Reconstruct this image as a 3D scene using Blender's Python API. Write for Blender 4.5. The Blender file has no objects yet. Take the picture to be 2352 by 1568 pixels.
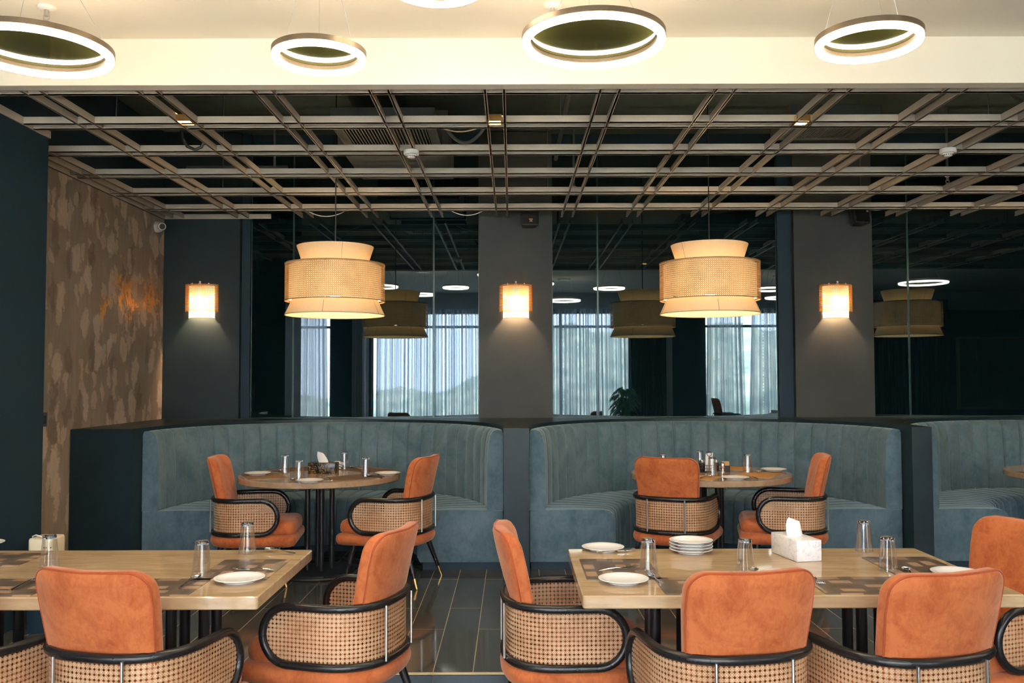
import bpy, bmesh, math, random
from math import pi, sin, cos, sqrt, radians as R
from mathutils import Vector, Matrix, Euler
random.seed(7)
scene = bpy.context.scene
COL = scene.collection

# ------------------------------------------------------------------ camera
FPX = 2050.0
cam_d = bpy.data.cameras.new('camera')
cam_d.sensor_width = 36.0
cam_d.lens = 36.0 * FPX / 2352.0
cam_d.clip_start = 0.05
cam = bpy.data.objects.new('camera', cam_d)
COL.objects.link(cam)
CAM = Vector((0, 0, 1.465))
CR = Euler((R(90), 0, 0)).to_matrix() @ Euler((R(2.40), 0, 0)).to_matrix() @ Euler((0, 0, R(-0.16))).to_matrix()
cam.matrix_world = Matrix.Translation(CAM) @ CR.to_4x4()
scene.camera = cam


def ray(px, py):
    return CR @ Vector(((px - 1176) / FPX, -(py - 784) / FPX, -1))


def at(px, py, Y):          # point of the photo's pixel at depth Y
    d = ray(px, py)
    return CAM + d * (Y / d.y)


def onz(px, py, z):         # point of the photo's pixel on the level z
    d = ray(px, py)
    return CAM + d * ((z - CAM.z) / d.z)


# ------------------------------------------------------------------ tagging
def tag(o, label=None, cat=None, group=None, kind=None):
    if label:
        o['label'] = label
    if cat:
        o['category'] = cat
    if group:
        o['group'] = group
    if kind:
        o['kind'] = kind
    return o


def thing(name, label, cat, loc=(0, 0, 0), rz=0.0, group=None):
    o = bpy.data.objects.new(name, None)
    o.empty_display_size = 0.05
    COL.objects.link(o)
    o.location = loc
    o.rotation_euler = (0, 0, rz)
    return tag(o, label, cat, group)


def copy_tree(o, parent=None):
    c = o.copy()
    COL.objects.link(c)
    c.parent = parent
    for ch in o.children:
        copy_tree(ch, c)
    return c


def dup(o, label, loc, rz=0.0, group=None):
    c = copy_tree(o)
    c.location = loc
    c.rotation_euler = (0, 0, rz)
    c['label'] = label
    if group:
        c['group'] = group
    return c


# ------------------------------------------------------------------ mesh builder
class MB:
    def __init__(self):
        self.v, self.f, self.uv = [], [], []

    def face(self, idx, uv=None):
        self.f.append(tuple(idx))
        self.uv.append(uv)

    def box(self, x0, x1, y0, y1, z0, z1):
        n = len(self.v)
        self.v += [(x0, y0, z0), (x1, y0, z0), (x1, y1, z0), (x0, y1, z0),
                   (x0, y0, z1), (x1, y0, z1), (x1, y1, z1), (x0, y1, z1)]
        for q in ((3, 2, 1, 0), (4, 5, 6, 7), (0, 1, 5, 4), (1, 2, 6, 5), (2, 3, 7, 6), (3, 0, 4, 7)):
            self.face([n + i for i in q])
        return self

    def cbox(self, c, s):
        return self.box(c[0] - s[0] / 2, c[0] + s[0] / 2, c[1] - s[1] / 2, c[1] + s[1] / 2, c[2] - s[2] / 2, c[2] + s[2] / 2)

    def tube(self, pts, rad, seg=10, closed=False, caps=True):
        pts = [Vector(p) for p in pts]
        n = len(pts)
        rads = rad if isinstance(rad, (list, tuple)) else [rad] * n
        tang = []
        for i in range(n):
            if closed:
                t = pts[(i + 1) % n] - pts[i - 1]
            else:
                t = pts[min(i + 1, n - 1)] - pts[max(i - 1, 0)]
            tang.append(t.normalized())
        up = Vector((0, 0, 1)) if abs(tang[0].z) < 0.9 else Vector((1, 0, 0))
        nrm = (up - tang[0] * up.dot(tang[0])).normalized()
        base = len(self.v)
        for i in range(n):
            nrm = nrm - tang[i] * nrm.dot(tang[i])
            nrm.normalize()
            b = tang[i].cross(nrm)
            for k in range(seg):
                a = 2 * pi * k / seg
                p = pts[i] + (nrm * cos(a) + b * sin(a)) * rads[i]
                self.v.append(tuple(p))
        off = 0
        if closed:       # best matching rotation for the last ring
            first = [Vector(self.v[base + k]) for k in range(seg)]
            last = [Vector(self.v[base + (n - 1) * seg + k]) for k in range(seg)]
            off = min(range(seg), key=lambda o: sum((last[k] - first[(k + o) % seg]).length for k in range(seg)))
        for i in range(n if closed else n - 1):
            a0 = base + i * seg
            j = (i + 1) % n
            b0 = base + j * seg
            o = off if (closed and j == 0) else 0
            for k in range(seg):
                k2 = (k + 1) % seg
                self.face((a0 + k, a0 + k2, b0 + (k2 + o) % seg, b0 + (k + o) % seg))
        if caps and not closed:
            self.face([base + k for k in range(seg)][::-1])
            self.face([base + (n - 1) * seg + k for k in range(seg)])
        return self

    def lathe(self, prof, seg=32, c=(0, 0, 0), closed=False, uvlen=False):
        base = len(self.v)
        m = len(prof)
        ln = [0.0]
        for i in range(1, m):
            ln.append(ln[-1] + sqrt((prof[i][0] - prof[i - 1][0]) ** 2 + (prof[i][1] - prof[i - 1][1]) ** 2))
        rmax = max(p[0] for p in prof)
        for r, z in prof:
            for k in range(seg):
                a = 2 * pi * k / seg
                self.v.append((c[0] + max(r, 1e-5) * cos(a), c[1] + max(r, 1e-5) * sin(a), c[2] + z))
        for i in range(m if closed else m - 1):
            j = (i + 1) % m
            for k in range(seg):
                k2 = (k + 1) % seg
                uv = None
                if uvlen:
                    u0, u1 = 2 * pi * rmax * k / seg, 2 * pi * rmax * (k + 1) / seg
                    uv = ((u0, ln[i]), (u1, ln[i]), (u1, ln[j]), (u0, ln[j]))
                self.face((base + i * seg + k, base + i * seg + k2, base + j * seg + k2, base + j * seg + k), uv)
        return self

    def prism(self, poly, z0, z1):
        n = len(self.v)
        m = len(poly)
        self.v += [(p[0], p[1], z0) for p in poly] + [(p[0], p[1], z1) for p in poly]
        self.face([n + i for i in range(m)][::-1])
        self.face([n + m + i for i in range(m)])
        for i in range(m):
            j = (i + 1) % m
            self.face((n + i, n + j, n + m + j, n + m + i))
        return self

    def slab(self, outline, prof, dome=(0.0, 0.0)):
        """outline CCW in (x, y); prof list of (inset, z) from bottom to top; rings joined, ends capped with a fan."""
        m = len(outline)
        P = [Vector((p[0], p[1], 0)) for p in outline]
        nr = []
        for i in range(m):
            t = (P[(i + 1) % m] - P[i - 1]).normalized()
            nr.append(Vector((-t.y, t.x, 0)))      # inward for CCW
        base = len(self.v)
        for ins, z in prof:
            for i in range(m):
                q = P[i] + nr[i] * ins
                self.v.append((q.x, q.y, z))
        for r in range(len(prof) - 1):
            for i in range(m):
                j = (i + 1) % m
                a = base + r * m
                self.face((a + i, a + j, a + m + j, a + m + i))
        cx = sum(p.x for p in P) / m
        cy = sum(p.y for p in P) / m
        for r, s, fl in ((0, dome[0], True), (len(prof) - 1, dome[1], False)):
            a = base + r * m
            ring_prev = [a + i for i in range(m)]
            for t in (0.62, 0.3):
                zz = prof[r][1] + s * (1 - t * t)
                ids = []
                for i in range(m):
                    vx, vy, _ = self.v[a + i]
                    self.v.append((cx + (vx - cx) * t, cy + (vy - cy) * t, zz))
                    ids.append(len(self.v) - 1)
                for i in range(m):
                    j = (i + 1) % m
                    q = (ring_prev[i], ring_prev[j], ids[j], ids[i])
                    self.face(q[::-1] if fl else q)
                ring_prev = ids
            self.v.append((cx, cy, prof[r][1] + s))
            ci = len(self.v) - 1
            for i in range(m):
                j = (i + 1) % m
                q = (ring_prev[i], ring_prev[j], ci)
                self.face(q[::-1] if fl else q)
        return self

    def map(self, fn, start=0):
        for i in range(start, len(self.v)):
            self.v[i] = tuple(fn(*self.v[i]))
        return self

    def build(self, name, mat, parent=None, smooth=35, bevel=0.0, seg=2, fix=False):
        me = bpy.data.meshes.new(name)
        me.from_pydata([tuple(p) for p in self.v], [], self.f)
        if any(u is not None for u in self.uv):
            lay = me.uv_layers.new(name='uv')
            li = 0
            for f, u in zip(self.f, self.uv):
                for k in range(len(f)):
                    lay.data[li].uv = u[k] if u else (0, 0)
                    li += 1
        if bevel > 0 or fix:
            bm = bmesh.new()
            bm.from_mesh(me)
            if fix:
                bmesh.ops.remove_doubles(bm, verts=bm.verts, dist=1e-5)
                bmesh.ops.recalc_face_normals(bm, faces=bm.faces)
            if bevel > 0:
                ed = [e for e in bm.edges if e.is_manifold and e.calc_face_angle(0) > R(40)]
                bmesh.ops.bevel(bm, geom=ed, offset=bevel, segments=seg, profile=0.5, affect='EDGES', clamp_overlap=True)
            bm.to_mesh(me)
            bm.free()
        if smooth:
            me.shade_smooth()
            me.set_sharp_from_angle(angle=R(smooth))
        me.materials.append(mat)
        o = bpy.data.objects.new(name, me)
        COL.objects.link(o)
        if parent is not None:
            o.parent = parent
        return o


def box(name, m, x0, x1, y0, y1, z0, z1, parent=None, bevel=0.0):
    return MB().box(x0, x1, y0, y1, z0, z1).build(name, m, parent, smooth=30 if bevel else 0, bevel=bevel)


def struct(o, label=None):
    o['kind'] = 'structure'
    if label:
        o['label'] = label
    return o


def arc(cx, cy, r, a0, a1, n):
    return [(cx + r * cos(R(a0 + (a1 - a0) * i / n)), cy + r * sin(R(a0 + (a1 - a0) * i / n))) for i in range(n + 1)]


def rrect(w, h, r, n=6, cx=0, cy=0):
    x, y = w / 2 - r, h / 2 - r
    return (arc(cx + x, cy + y, r, 0, 90, n) + arc(cx - x, cy + y, r, 90, 180, n)
            + arc(cx - x, cy - y, r, 180, 270, n) + arc(cx + x, cy - y, r, 270, 360, n))


# ------------------------------------------------------------------ materials
class G:
    """little node-graph helper"""
    def __init__(self, name):
        self.m = bpy.data.materials.new(name)
        self.m.use_nodes = True
        self.t = self.m.node_tree
        self.t.nodes.clear()
        self.out = self.n('ShaderNodeOutputMaterial')

    def n(self, typ, **kw):
        x = self.t.nodes.new(typ)
        for k, v in kw.items():
            setattr(x, k, v)
        return x

    def set(self, node, **kw):
        for k, v in kw.items():
            k = k.replace('_', ' ')
            if hasattr(v, 'is_output'):
                self.t.links.new(v, node.inputs[k])
            else:
                node.inputs[k].default_value = v
        return node

    def link(self, a, b):
        self.t.links.new(a, b)

    def math(self, op, a, b=None, c=None):
        x = self.n('ShaderNodeMath', operation=op)
        for i, v in enumerate((a, b, c)):
            if v is None:
                continue
            if hasattr(v, 'is_output'):
                self.link(v, x.inputs[i])
            else:
                x.inputs[i].default_value = v
        return x.outputs[0]

    def coords(self, kind='Object', scale=(1, 1, 1), rot=(0, 0, 0), loc=(0, 0, 0)):
        tc = self.n('ShaderNodeTexCoord')
        mp = self.n('ShaderNodeMapping')
        mp.inputs['Scale'].default_value = scale
        mp.inputs['Rotation'].default_value = rot
        mp.inputs['Location'].default_value = loc
        self.link(tc.outputs[kind], mp.inputs['Vector'])
        return mp.outputs[0]

    def noise(self, vec, scale=5, detail=4, rough=0.55, dist=0.0):
        x = self.n('ShaderNodeTexNoise')
        self.link(vec, x.inputs['Vector'])
        self.set(x, Scale=scale, Detail=detail, Roughness=rough, Distortion=dist)
        return x.outputs['Fac']

    def ramp(self, fac, stops, interp='LINEAR'):
        x = self.n('ShaderNodeValToRGB')
        x.color_ramp.interpolation = interp
        e = x.color_ramp.elements
        while len(e) > len(stops):
            e.remove(e[-1])
        while len(e) < len(stops):
            e.new(0.5)
        for i, (p, c) in enumerate(stops):
            e[i].position = p
            e[i].color = (*c, 1) if len(c) == 3 else c
        self.link(fac, x.inputs[0])
        return x.outputs[0]

    def mix(self, fac, a, b):
        x = self.n('ShaderNodeMix', data_type='RGBA')
        for i, v in ((0, fac), (6, a), (7, b)):
            if hasattr(v, 'is_output'):
                self.link(v, x.inputs[i])
            else:
                x.inputs[i].default_value = v if i == 0 else (*v, 1)
        return x.outputs[2]

    def bsdf(self, color, rough=0.5, metal=0.0, **kw):
        b = self.n('ShaderNodeBsdfPrincipled')
        if hasattr(color, 'is_output'):
            self.link(color, b.inputs['Base Color'])
        else:
            b.inputs['Base Color'].default_value = (*color, 1)
        for k, v in (('Roughness', rough), ('Metallic', metal)):
            if hasattr(v, 'is_output'):
                self.link(v, b.inputs[k])
            else:
                b.inputs[k].default_value = v
        for k, v in kw.items():
            k = k.replace('_', ' ')
            if hasattr(v, 'is_output'):
                self.link(v, b.inputs[k])
            else:
                b.inputs[k].default_value = v
        return b

    def bump(self, h, strength=0.3, dist=0.01):
        x = self.n('ShaderNodeBump')
        self.link(h, x.inputs['Height'])
        x.inputs['Strength'].default_value = strength
        x.inputs['Distance'].default_value = dist
        return x.outputs[0]

    def done(self, shader):
        self.link(shader.outputs[0], self.out.inputs['Surface'])
        return self.m


def plain(name, color, rough=0.5, metal=0.0, var=0.12, scale=9.0, **kw):
    g = G(name)
    f = g.noise(g.coords(), scale, 3)
    c = g.ramp(f, [(0.3, tuple(x * (1 - var) for x in color)), (0.7, tuple(min(1, x * (1 + var)) for x in color))])
    return g.done(g.bsdf(c, rough, metal, **kw))


def emit(name, color, strength):
    g = G(name)
    e = g.n('ShaderNodeEmission')
    e.inputs[0].default_value = (*color, 1)
    e.inputs[1].default_value = strength
    return g.done(e)


def velvet(name, dark, light, scale=7.0, sheen=0.4, lo=0.35, hi=0.68, tint=(1, 1, 1)):
    g = G(name)
    v = g.coords()
    f1 = g.noise(v, scale, 6, 0.62, 0.6)
    f2 = g.noise(g.coords(scale=(1, 1, 0.6)), scale * 4.5, 6, 0.7, 1.2)
    f1 = g.math('ADD', g.math('MULTIPLY', f1, 0.62), g.math('MULTIPLY', f2, 0.38))
    c = g.ramp(f1, [(lo, dark), (hi, light)])
    b = g.bsdf(c, 0.75, 0.0, Sheen_Weight=sheen, Sheen_Roughness=0.45)
    b.inputs['Sheen Tint'].default_value = (*tint, 1)
    b.inputs['Specular IOR Level'].default_value = 0.2
    g.link(g.bump(g.noise(g.coords(scale=(1, 1, 1)), 220, 2), 0.12, 0.002), b.inputs['Normal'])
    return g.done(b)


def cane(name, pitch, hole, c_dark, c_light, transl=0.0):
    g = G(name)
    tc = g.n('ShaderNodeTexCoord')
    sp = g.n('ShaderNodeSeparateXYZ')
    g.link(tc.outputs['UV'], sp.inputs[0])
    u = g.math('DIVIDE', sp.outputs[0], pitch)
    v = g.math('DIVIDE', sp.outputs[1], pitch)
    cu = g.math('ABSOLUTE', g.math('SUBTRACT', g.math('FRACT', u), 0.5))
    cv = g.math('ABSOLUTE', g.math('SUBTRACT', g.math('FRACT', v), 0.5))
    d1 = g.math('MAXIMUM', cu, cv)
    d2 = g.math('MULTIPLY', g.math('ADD', cu, cv), 0.72)
    hol = g.math('LESS_THAN', g.math('MAXIMUM', d1, d2), hole)
    s1 = g.math('ABSOLUTE', g.math('SUBTRACT', g.math('FRACT', g.math('ADD', g.math('MULTIPLY', g.math('ADD', u, v), 1.0), 0.5)), 0.5))
    s2 = g.math('ABSOLUTE', g.math('SUBTRACT', g.math('FRACT', g.math('ADD', g.math('MULTIPLY', g.math('SUBTRACT', u, v), 1.0), 0.5)), 0.5))
    strand = g.math('GREATER_THAN', g.math('MINIMUM', s1, s2), 0.13)
    big = g.noise(g.coords(), 6, 4)
    fine = g.noise(g.coords(), 120, 2)
    f = g.math('ADD', g.math('MULTIPLY', strand, -0.20), g.math('ADD', g.math('MULTIPLY', big, 0.7), g.math('MULTIPLY', fine, 0.4)))
    c = g.ramp(f, [(0.2, c_dark), (0.62, c_light)])
    b = g.bsdf(c, 0.5)
    sh = b
    if transl > 0:
        tr = g.n('ShaderNodeBsdfTranslucent')
        g.link(c, tr.inputs[0])
        mx = g.n('ShaderNodeMixShader')
        mx.inputs[0].default_value = transl
        g.link(b.outputs[0], mx.inputs[1])
        g.link(tr.outputs[0], mx.inputs[2])
        sh = mx
    tp = g.n('ShaderNodeBsdfTransparent')
    m2 = g.n('ShaderNodeMixShader')
    g.link(hol, m2.inputs[0])
    g.link(sh.outputs[0], m2.inputs[1])
    g.link(tp.outputs[0], m2.inputs[2])
    return g.done(m2)


def shade_fabric(name, color, transl):
    g = G(name)
    f = g.noise(g.coords(scale=(40, 40, 40)), 3, 4)
    c = g.ramp(f, [(0.3, tuple(x * 0.93 for x in color)), (0.7, color)])
    d = g.n('ShaderNodeBsdfDiffuse')
    t = g.n('ShaderNodeBsdfTranslucent')
    g.link(c, d.inputs[0])
    g.link(c, t.inputs[0])
    mx = g.n('ShaderNodeMixShader')
    mx.inputs[0].default_value = transl
    g.link(d.outputs[0], mx.inputs[1])
    g.link(t.outputs[0], mx.inputs[2])
    return g.done(mx)


M = {}
M['orange'] = velvet('orange velvet', (0.36, 0.072, 0.018), (0.54, 0.150, 0.048), 8.0, 0.35, 0.36, 0.56, (1.0, 0.80, 0.62))
M['piping'] = velvet('orange piping', (0.34, 0.062, 0.015), (0.44, 0.09, 0.025), 9.0, 0.2)
M['teal'] = velvet('teal velvet', (0.058, 0.112, 0.140), (0.140, 0.205, 0.240), 4.0, 0.40, 0.36, 0.66, (0.75, 0.95, 1.0))
M['black_wood'] = plain('black lacquered bentwood', (0.014, 0.0135, 0.014), 0.27, 0, 0.2)
M['black_metal'] = plain('black powder coated steel', (0.012, 0.013, 0.015), 0.38, 0.0, 0.15)
M['brass'] = plain('brass', (0.80, 0.50, 0.20), 0.24, 1.0, 0.05)
M['chrome'] = plain('chrome', (0.55, 0.54, 0.52), 0.3, 1.0, 0.03)
M['steel'] = plain('polished cutlery steel', (0.80, 0.79, 0.77), 0.12, 1.0, 0.03)
M['cane'] = cane('woven cane', 0.0178, 0.25, (0.40, 0.20, 0.085), (0.80, 0.53, 0.31), 0.2)
M['cane_lamp'] = cane('woven cane of lamps', 0.0150, 0.255, (0.44, 0.23, 0.085), (0.78, 0.50, 0.23), 0.10)
M['cane_sconce'] = cane('woven cane of sconces', 0.0142, 0.27, (0.44, 0.22, 0.07), (0.70, 0.40, 0.14), 0.45)
M['shade'] = shade_fabric('cream shade fabric', (0.90, 0.76, 0.55), 0.42)
M['shade_line'] = plain('shade rim tape', (0.34, 0.22, 0.12), 0.8)
M['sconce_liner'] = shade_fabric('white sconce liner', (0.92, 0.80, 0.60), 0.30)
M['liner'] = shade_fabric('white shade liner', (0.92, 0.80, 0.58), 0.26)
M['white_ceramic'] = plain('white porcelain', (0.86, 0.85, 0.83), 0.12, 0, 0.01)
M['white_plastic'] = plain('white plastic', (0.80, 0.78, 0.74), 0.4, 0, 0.02)
M['cream_plastic'] = plain('cream painted metal', (0.82, 0.70, 0.47), 0.45, 0, 0.03)
M['tissue'] = plain('white tissue paper', (0.88, 0.86, 0.82), 0.9, 0, 0.02)
M['grid_metal'] = plain('taupe painted channel', (0.52, 0.46, 0.38), 0.4, 0.0, 0.10, 3.0)
M['dark_grey'] = plain('dark grey plastic', (0.022, 0.024, 0.022), 0.5)
M['duct'] = plain('dull grey sheet metal', (0.10, 0.115, 0.115), 0.6, 0.2)
M['soot'] = plain('sooty black paint', (0.075, 0.105, 0.092), 0.85, 0, 0.3, 2.0)
M['blue_black'] = plain('blue black wall paint', (0.0045, 0.026, 0.046), 0.62, 0, 0.12, 1.5)
M['pilaster'] = plain('charcoal wall covering', (0.043, 0.047, 0.042), 0.6, 0, 0.18, 2.5)
M['pilaster_blue'] = plain('blue charcoal wall covering', (0.0085, 0.023, 0.030), 0.6, 0, 0.18, 2.5)
M['ledge'] = plain('polished black stone', (0.009, 0.023, 0.032), 0.36, 0, 0.2, 6.0, Specular_IOR_Level=0.3)
M['white_wall'] = plain('warm white emulsion', (0.86, 0.80, 0.68), 0.8, 0, 0.02, 1.0)
M['pale_wall'] = plain('pale grey emulsion', (0.55, 0.60, 0.64), 0.8, 0, 0.03, 1.0)
M['dark_curtain'] = plain('black brown drape', (0.018, 0.018, 0.017), 0.9, 0, 0.2)
M['gold'] = plain('dull gold trim', (0.46, 0.34, 0.17), 0.4, 0.35, 0.08)
M['leaf'] = plain('deep green leaf', (0.05, 0.24, 0.09), 0.35, 0, 0.4, 14)
M['pot'] = plain('dark clay pot', (0.03, 0.028, 0.025), 0.5)
g = G('pale bank of grass and shrubs')  # pale green, straw and grey tones of the bank mixed at random
f = g.noise(g.coords(), 1.6, 8, 0.7, 0.5)
M['lawn'] = g.done(g.bsdf(g.ramp(f, [(0.36, (0.30, 0.36, 0.27)), (0.48, (0.50, 0.54, 0.42)), (0.58, (0.78, 0.74, 0.52)), (0.72, (0.75, 0.77, 0.78))]), 0.9))
M['bush'] = plain('garden hedge leaf', (0.34, 0.42, 0.24), 0.8, 0, 0.4, 2.0)
M['orange_mark'] = plain('orange logo plate', (0.85, 0.30, 0.08), 0.5, 0, 0.02)
M['white_mark'] = plain('white logo print', (0.80, 0.80, 0.78), 0.5, 0, 0.02)
M['red_bit'] = plain('red socket', (0.35, 0.05, 0.02), 0.5)
M['led'] = emit('warm led diffuser', (1.0, 0.82, 0.60), 26.0)
M['added_glow'] = emit('added upward glow', (1.0, 0.79, 0.55), 13.0)  # added glow for the ceiling, hidden above the ring rims
M['bulb'] = emit('pendant bulb', (1.0, 0.74, 0.44), 85.0)
M['sconce_bulb'] = emit('sconce bulb', (1.0, 0.63, 0.37), 680.0)
M['spot'] = emit('downlight lens', (1.0, 0.80, 0.48), 40.0)
M['ring_rim'] = plain('bronze anodised ring', (0.20, 0.15, 0.10), 0.4, 0.6)
M['smoke_disc'] = plain('smoked mirror disc', (0.040, 0.042, 0.012), 0.06, 0.0, 0.1)
M['fork_dark'] = M['steel']

g = G('smoked mirror')
bm_ = g.bsdf((0.062, 0.082, 0.094), 0.012, 1.0)
dm_ = g.n('ShaderNodeBsdfDiffuse')
dm_.inputs[0].default_value = (0.06, 0.20, 0.24, 1)
mxm = g.n('ShaderNodeMixShader')
mxm.inputs[0].default_value = 0.045
g.link(bm_.outputs[0], mxm.inputs[1])
g.link(dm_.outputs[0], mxm.inputs[2])
M['mirror'] = g.done(mxm)
g = G('mirror edge')
M['mirror_edge'] = g.done(g.bsdf((0.06, 0.12, 0.11), 0.2, 0.2))
g = G('clear glass')
b = g.bsdf((0.97, 0.98, 1.0), 0.01, 0.0, IOR=1.45)
b.inputs['Transmission Weight'].default_value = 1.0
M['glass'] = g.done(b)
g = G('thin tumbler glass')
fr = g.n('ShaderNodeFresnel')
fr.inputs['IOR'].default_value = 2.05
tp = g.n('ShaderNodeBsdfTransparent')
tp.inputs[0].default_value = (0.93, 0.95, 0.965, 1)
gl = g.n('ShaderNodeBsdfGlossy')
gl.inputs['Roughness'].default_value = 0.03
gl.inputs[0].default_value = (0.95, 0.97, 1, 1)
mx = g.n('ShaderNodeMixShader')
g.link(g.math('MINIMUM', fr.outputs[0], 0.45), mx.inputs[0])
g.link(tp.outputs[0], mx.inputs[1])
g.link(gl.outputs[0], mx.inputs[2])
M['thin_glass'] = g.done(mx)
g = G('window glass')
fr = g.n('ShaderNodeFresnel')
tp = g.n('ShaderNodeBsdfTransparent')
gl = g.n('ShaderNodeBsdfGlossy')
gl.inputs['Roughness'].default_value = 0.02
mx = g.n('ShaderNodeMixShader')
g.link(fr.outputs[0], mx.inputs[0])
g.link(tp.outputs[0], mx.inputs[1])
g.link(gl.outputs[0], mx.inputs[2])
M['pane'] = g.done(mx)

# table top: brown veined stone, glossy
g = G('brown travertine')
v = g.coords(scale=(1.0, 4.0, 4.0))
f = g.noise(v, 3.2, 8, 0.62, 1.4)
c = g.ramp(f, [(0.30, (0.41, 0.275, 0.145)), (0.50, (0.51, 0.355, 0.200)), (0.70, (0.59, 0.43, 0.265))])
b = g.bsdf(c, 0.045)
M['table'] = g.done(b)
g = G('round table stone')
v = g.coords(scale=(3.0, 3.0, 3.0))
f = g.noise(v, 5, 6, 0.6, 0.8)
c = g.ramp(f, [(0.3, (0.32, 0.205, 0.12)), (0.7, (0.46, 0.31, 0.19))])
M['round_table'] = g.done(g.bsdf(c, 0.12))


def mat_placemat(name, base, light, dark):
    g = G(name)
    tc = g.n('ShaderNodeTexCoord')
    sp = g.n('ShaderNodeSeparateXYZ')
    g.link(tc.outputs['Object'], sp.inputs[0])
    px_, py_ = g.math('DIVIDE', g.math('ADD', sp.outputs[0], 5.02), 0.140), g.math('DIVIDE', g.math('ADD', sp.outputs[1], 5.0), 0.068)
    row = g.math('FLOOR', py_)
    px_ = g.math('ADD', px_, g.math('MULTIPLY', g.math('MODULO', row, 2.0), 0.18))
    u, v = g.math('FRACT', px_), g.math('FRACT', py_)
    inr = g.math('MULTIPLY', g.math('LESS_THAN', u, 0.60), g.math('LESS_THAN', v, 0.64))
    alt = g.math('GREATER_THAN', g.math('FRACT', g.math('MULTIPLY', g.math('ADD', g.math('FLOOR', px_), g.math('MULTIPLY', row, 2.0)), 0.331)), 0.72)
    wv = g.noise(g.coords(scale=(900, 900, 1)), 1, 1)
    c = g.mix(inr, base, g.mix(alt, light, dark))
    c = g.mix(0.10, c, g.ramp(wv, [(0.3, tuple(x * .5 for x in base)), (0.7, light)]))
    return g.done(g.bsdf(c, 0.33))


M['mat_plaid'] = mat_placemat('plaid vinyl placemat', (0.120, 0.094, 0.072), (0.40, 0.260, 0.165), (0.085, 0.066, 0.050))
M['mat_mesh'] = plain('brown mesh placemat', (0.12, 0.072, 0.042), 0.6, 0, 0.45, 300)
M['mat_tan'] = plain('tan placemat', (0.52, 0.27, 0.085), 0.5, 0, 0.12, 80)
M['mat_speckle'] = plain('speckled brown placemat', (0.26, 0.155, 0.085), 0.5, 0, 0.6, 170)

# marble boxes
g = G('white marble print')
f = g.noise(g.coords(), 26, 8, 0.65, 1.6)
c = g.ramp(f, [(0.35, (0.62, 0.61, 0.60)), (0.52, (0.86, 0.85, 0.84)), (0.7, (0.74, 0.73, 0.73))])
M['marble_white'] = g.done(g.bsdf(c, 0.3))
g = G('black and gold marble print')
f = g.noise(g.coords(), 30, 6, 0.6, 2.2)
f2 = g.math('ABSOLUTE', g.math('SUBTRACT', f, 0.5))
f3 = g.noise(g.coords(), 11, 4, 0.6, 1.2)
c = g.ramp(f2, [(0.0, (0.50, 0.31, 0.10)), (0.012, (0.40, 0.27, 0.11)), (0.022, (0.012, 0.011, 0.010))])
c = g.mix(g.math('GREATER_THAN', f3, 0.52), c, (0.012, 0.011, 0.010))
M['marble_black'] = g.done(g.bsdf(c, 0.22))

# floor tiles: plank format, light grout
def mat_floor(name, col, grout, rough, lenx, rowx):
    g = G(name)
    v = g.coords('Object', rot=(0, 0, R(90)), loc=(0.1, 0.0, 0))
    br = g.n('ShaderNodeTexBrick')
    g.link(v, br.inputs['Vector'])
    br.offset = 0.37
    br.offset_frequency = 2
    g.set(br, Scale=1.0, Mortar_Size=0.0024)
    br.inputs['Brick Width'].default_value = lenx
    br.inputs['Row Height'].default_value = rowx
    br.inputs['Mortar Smooth'].default_value = 0.0
    br.inputs['Color1'].default_value = (*col, 1)
    br.inputs['Color2'].default_value = (*[x * 1.15 for x in col], 1)
    br.inputs['Mortar'].default_value = (*grout, 1)
    smud = g.noise(g.coords(scale=(1.2, 3, 1)), 2.5, 5)
    rg = g.ramp(smud, [(0.35, (rough * 0.7,) * 3), (0.7, (rough * 1.5,) * 3)])
    b = g.bsdf(br.outputs[0], rg)
    b.inputs['Specular IOR Level'].default_value = 0.75
    return g.done(b)


M['floor'] = mat_floor('dark porcelain plank tiles', (0.066, 0.068, 0.064), (0.44, 0.33, 0.22), 0.08, 1.3, 0.2)
M['riser'] = plain('blue black glazed tile', (0.020, 0.038, 0.048), 0.25, 0, 0.2, 4.0)

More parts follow.
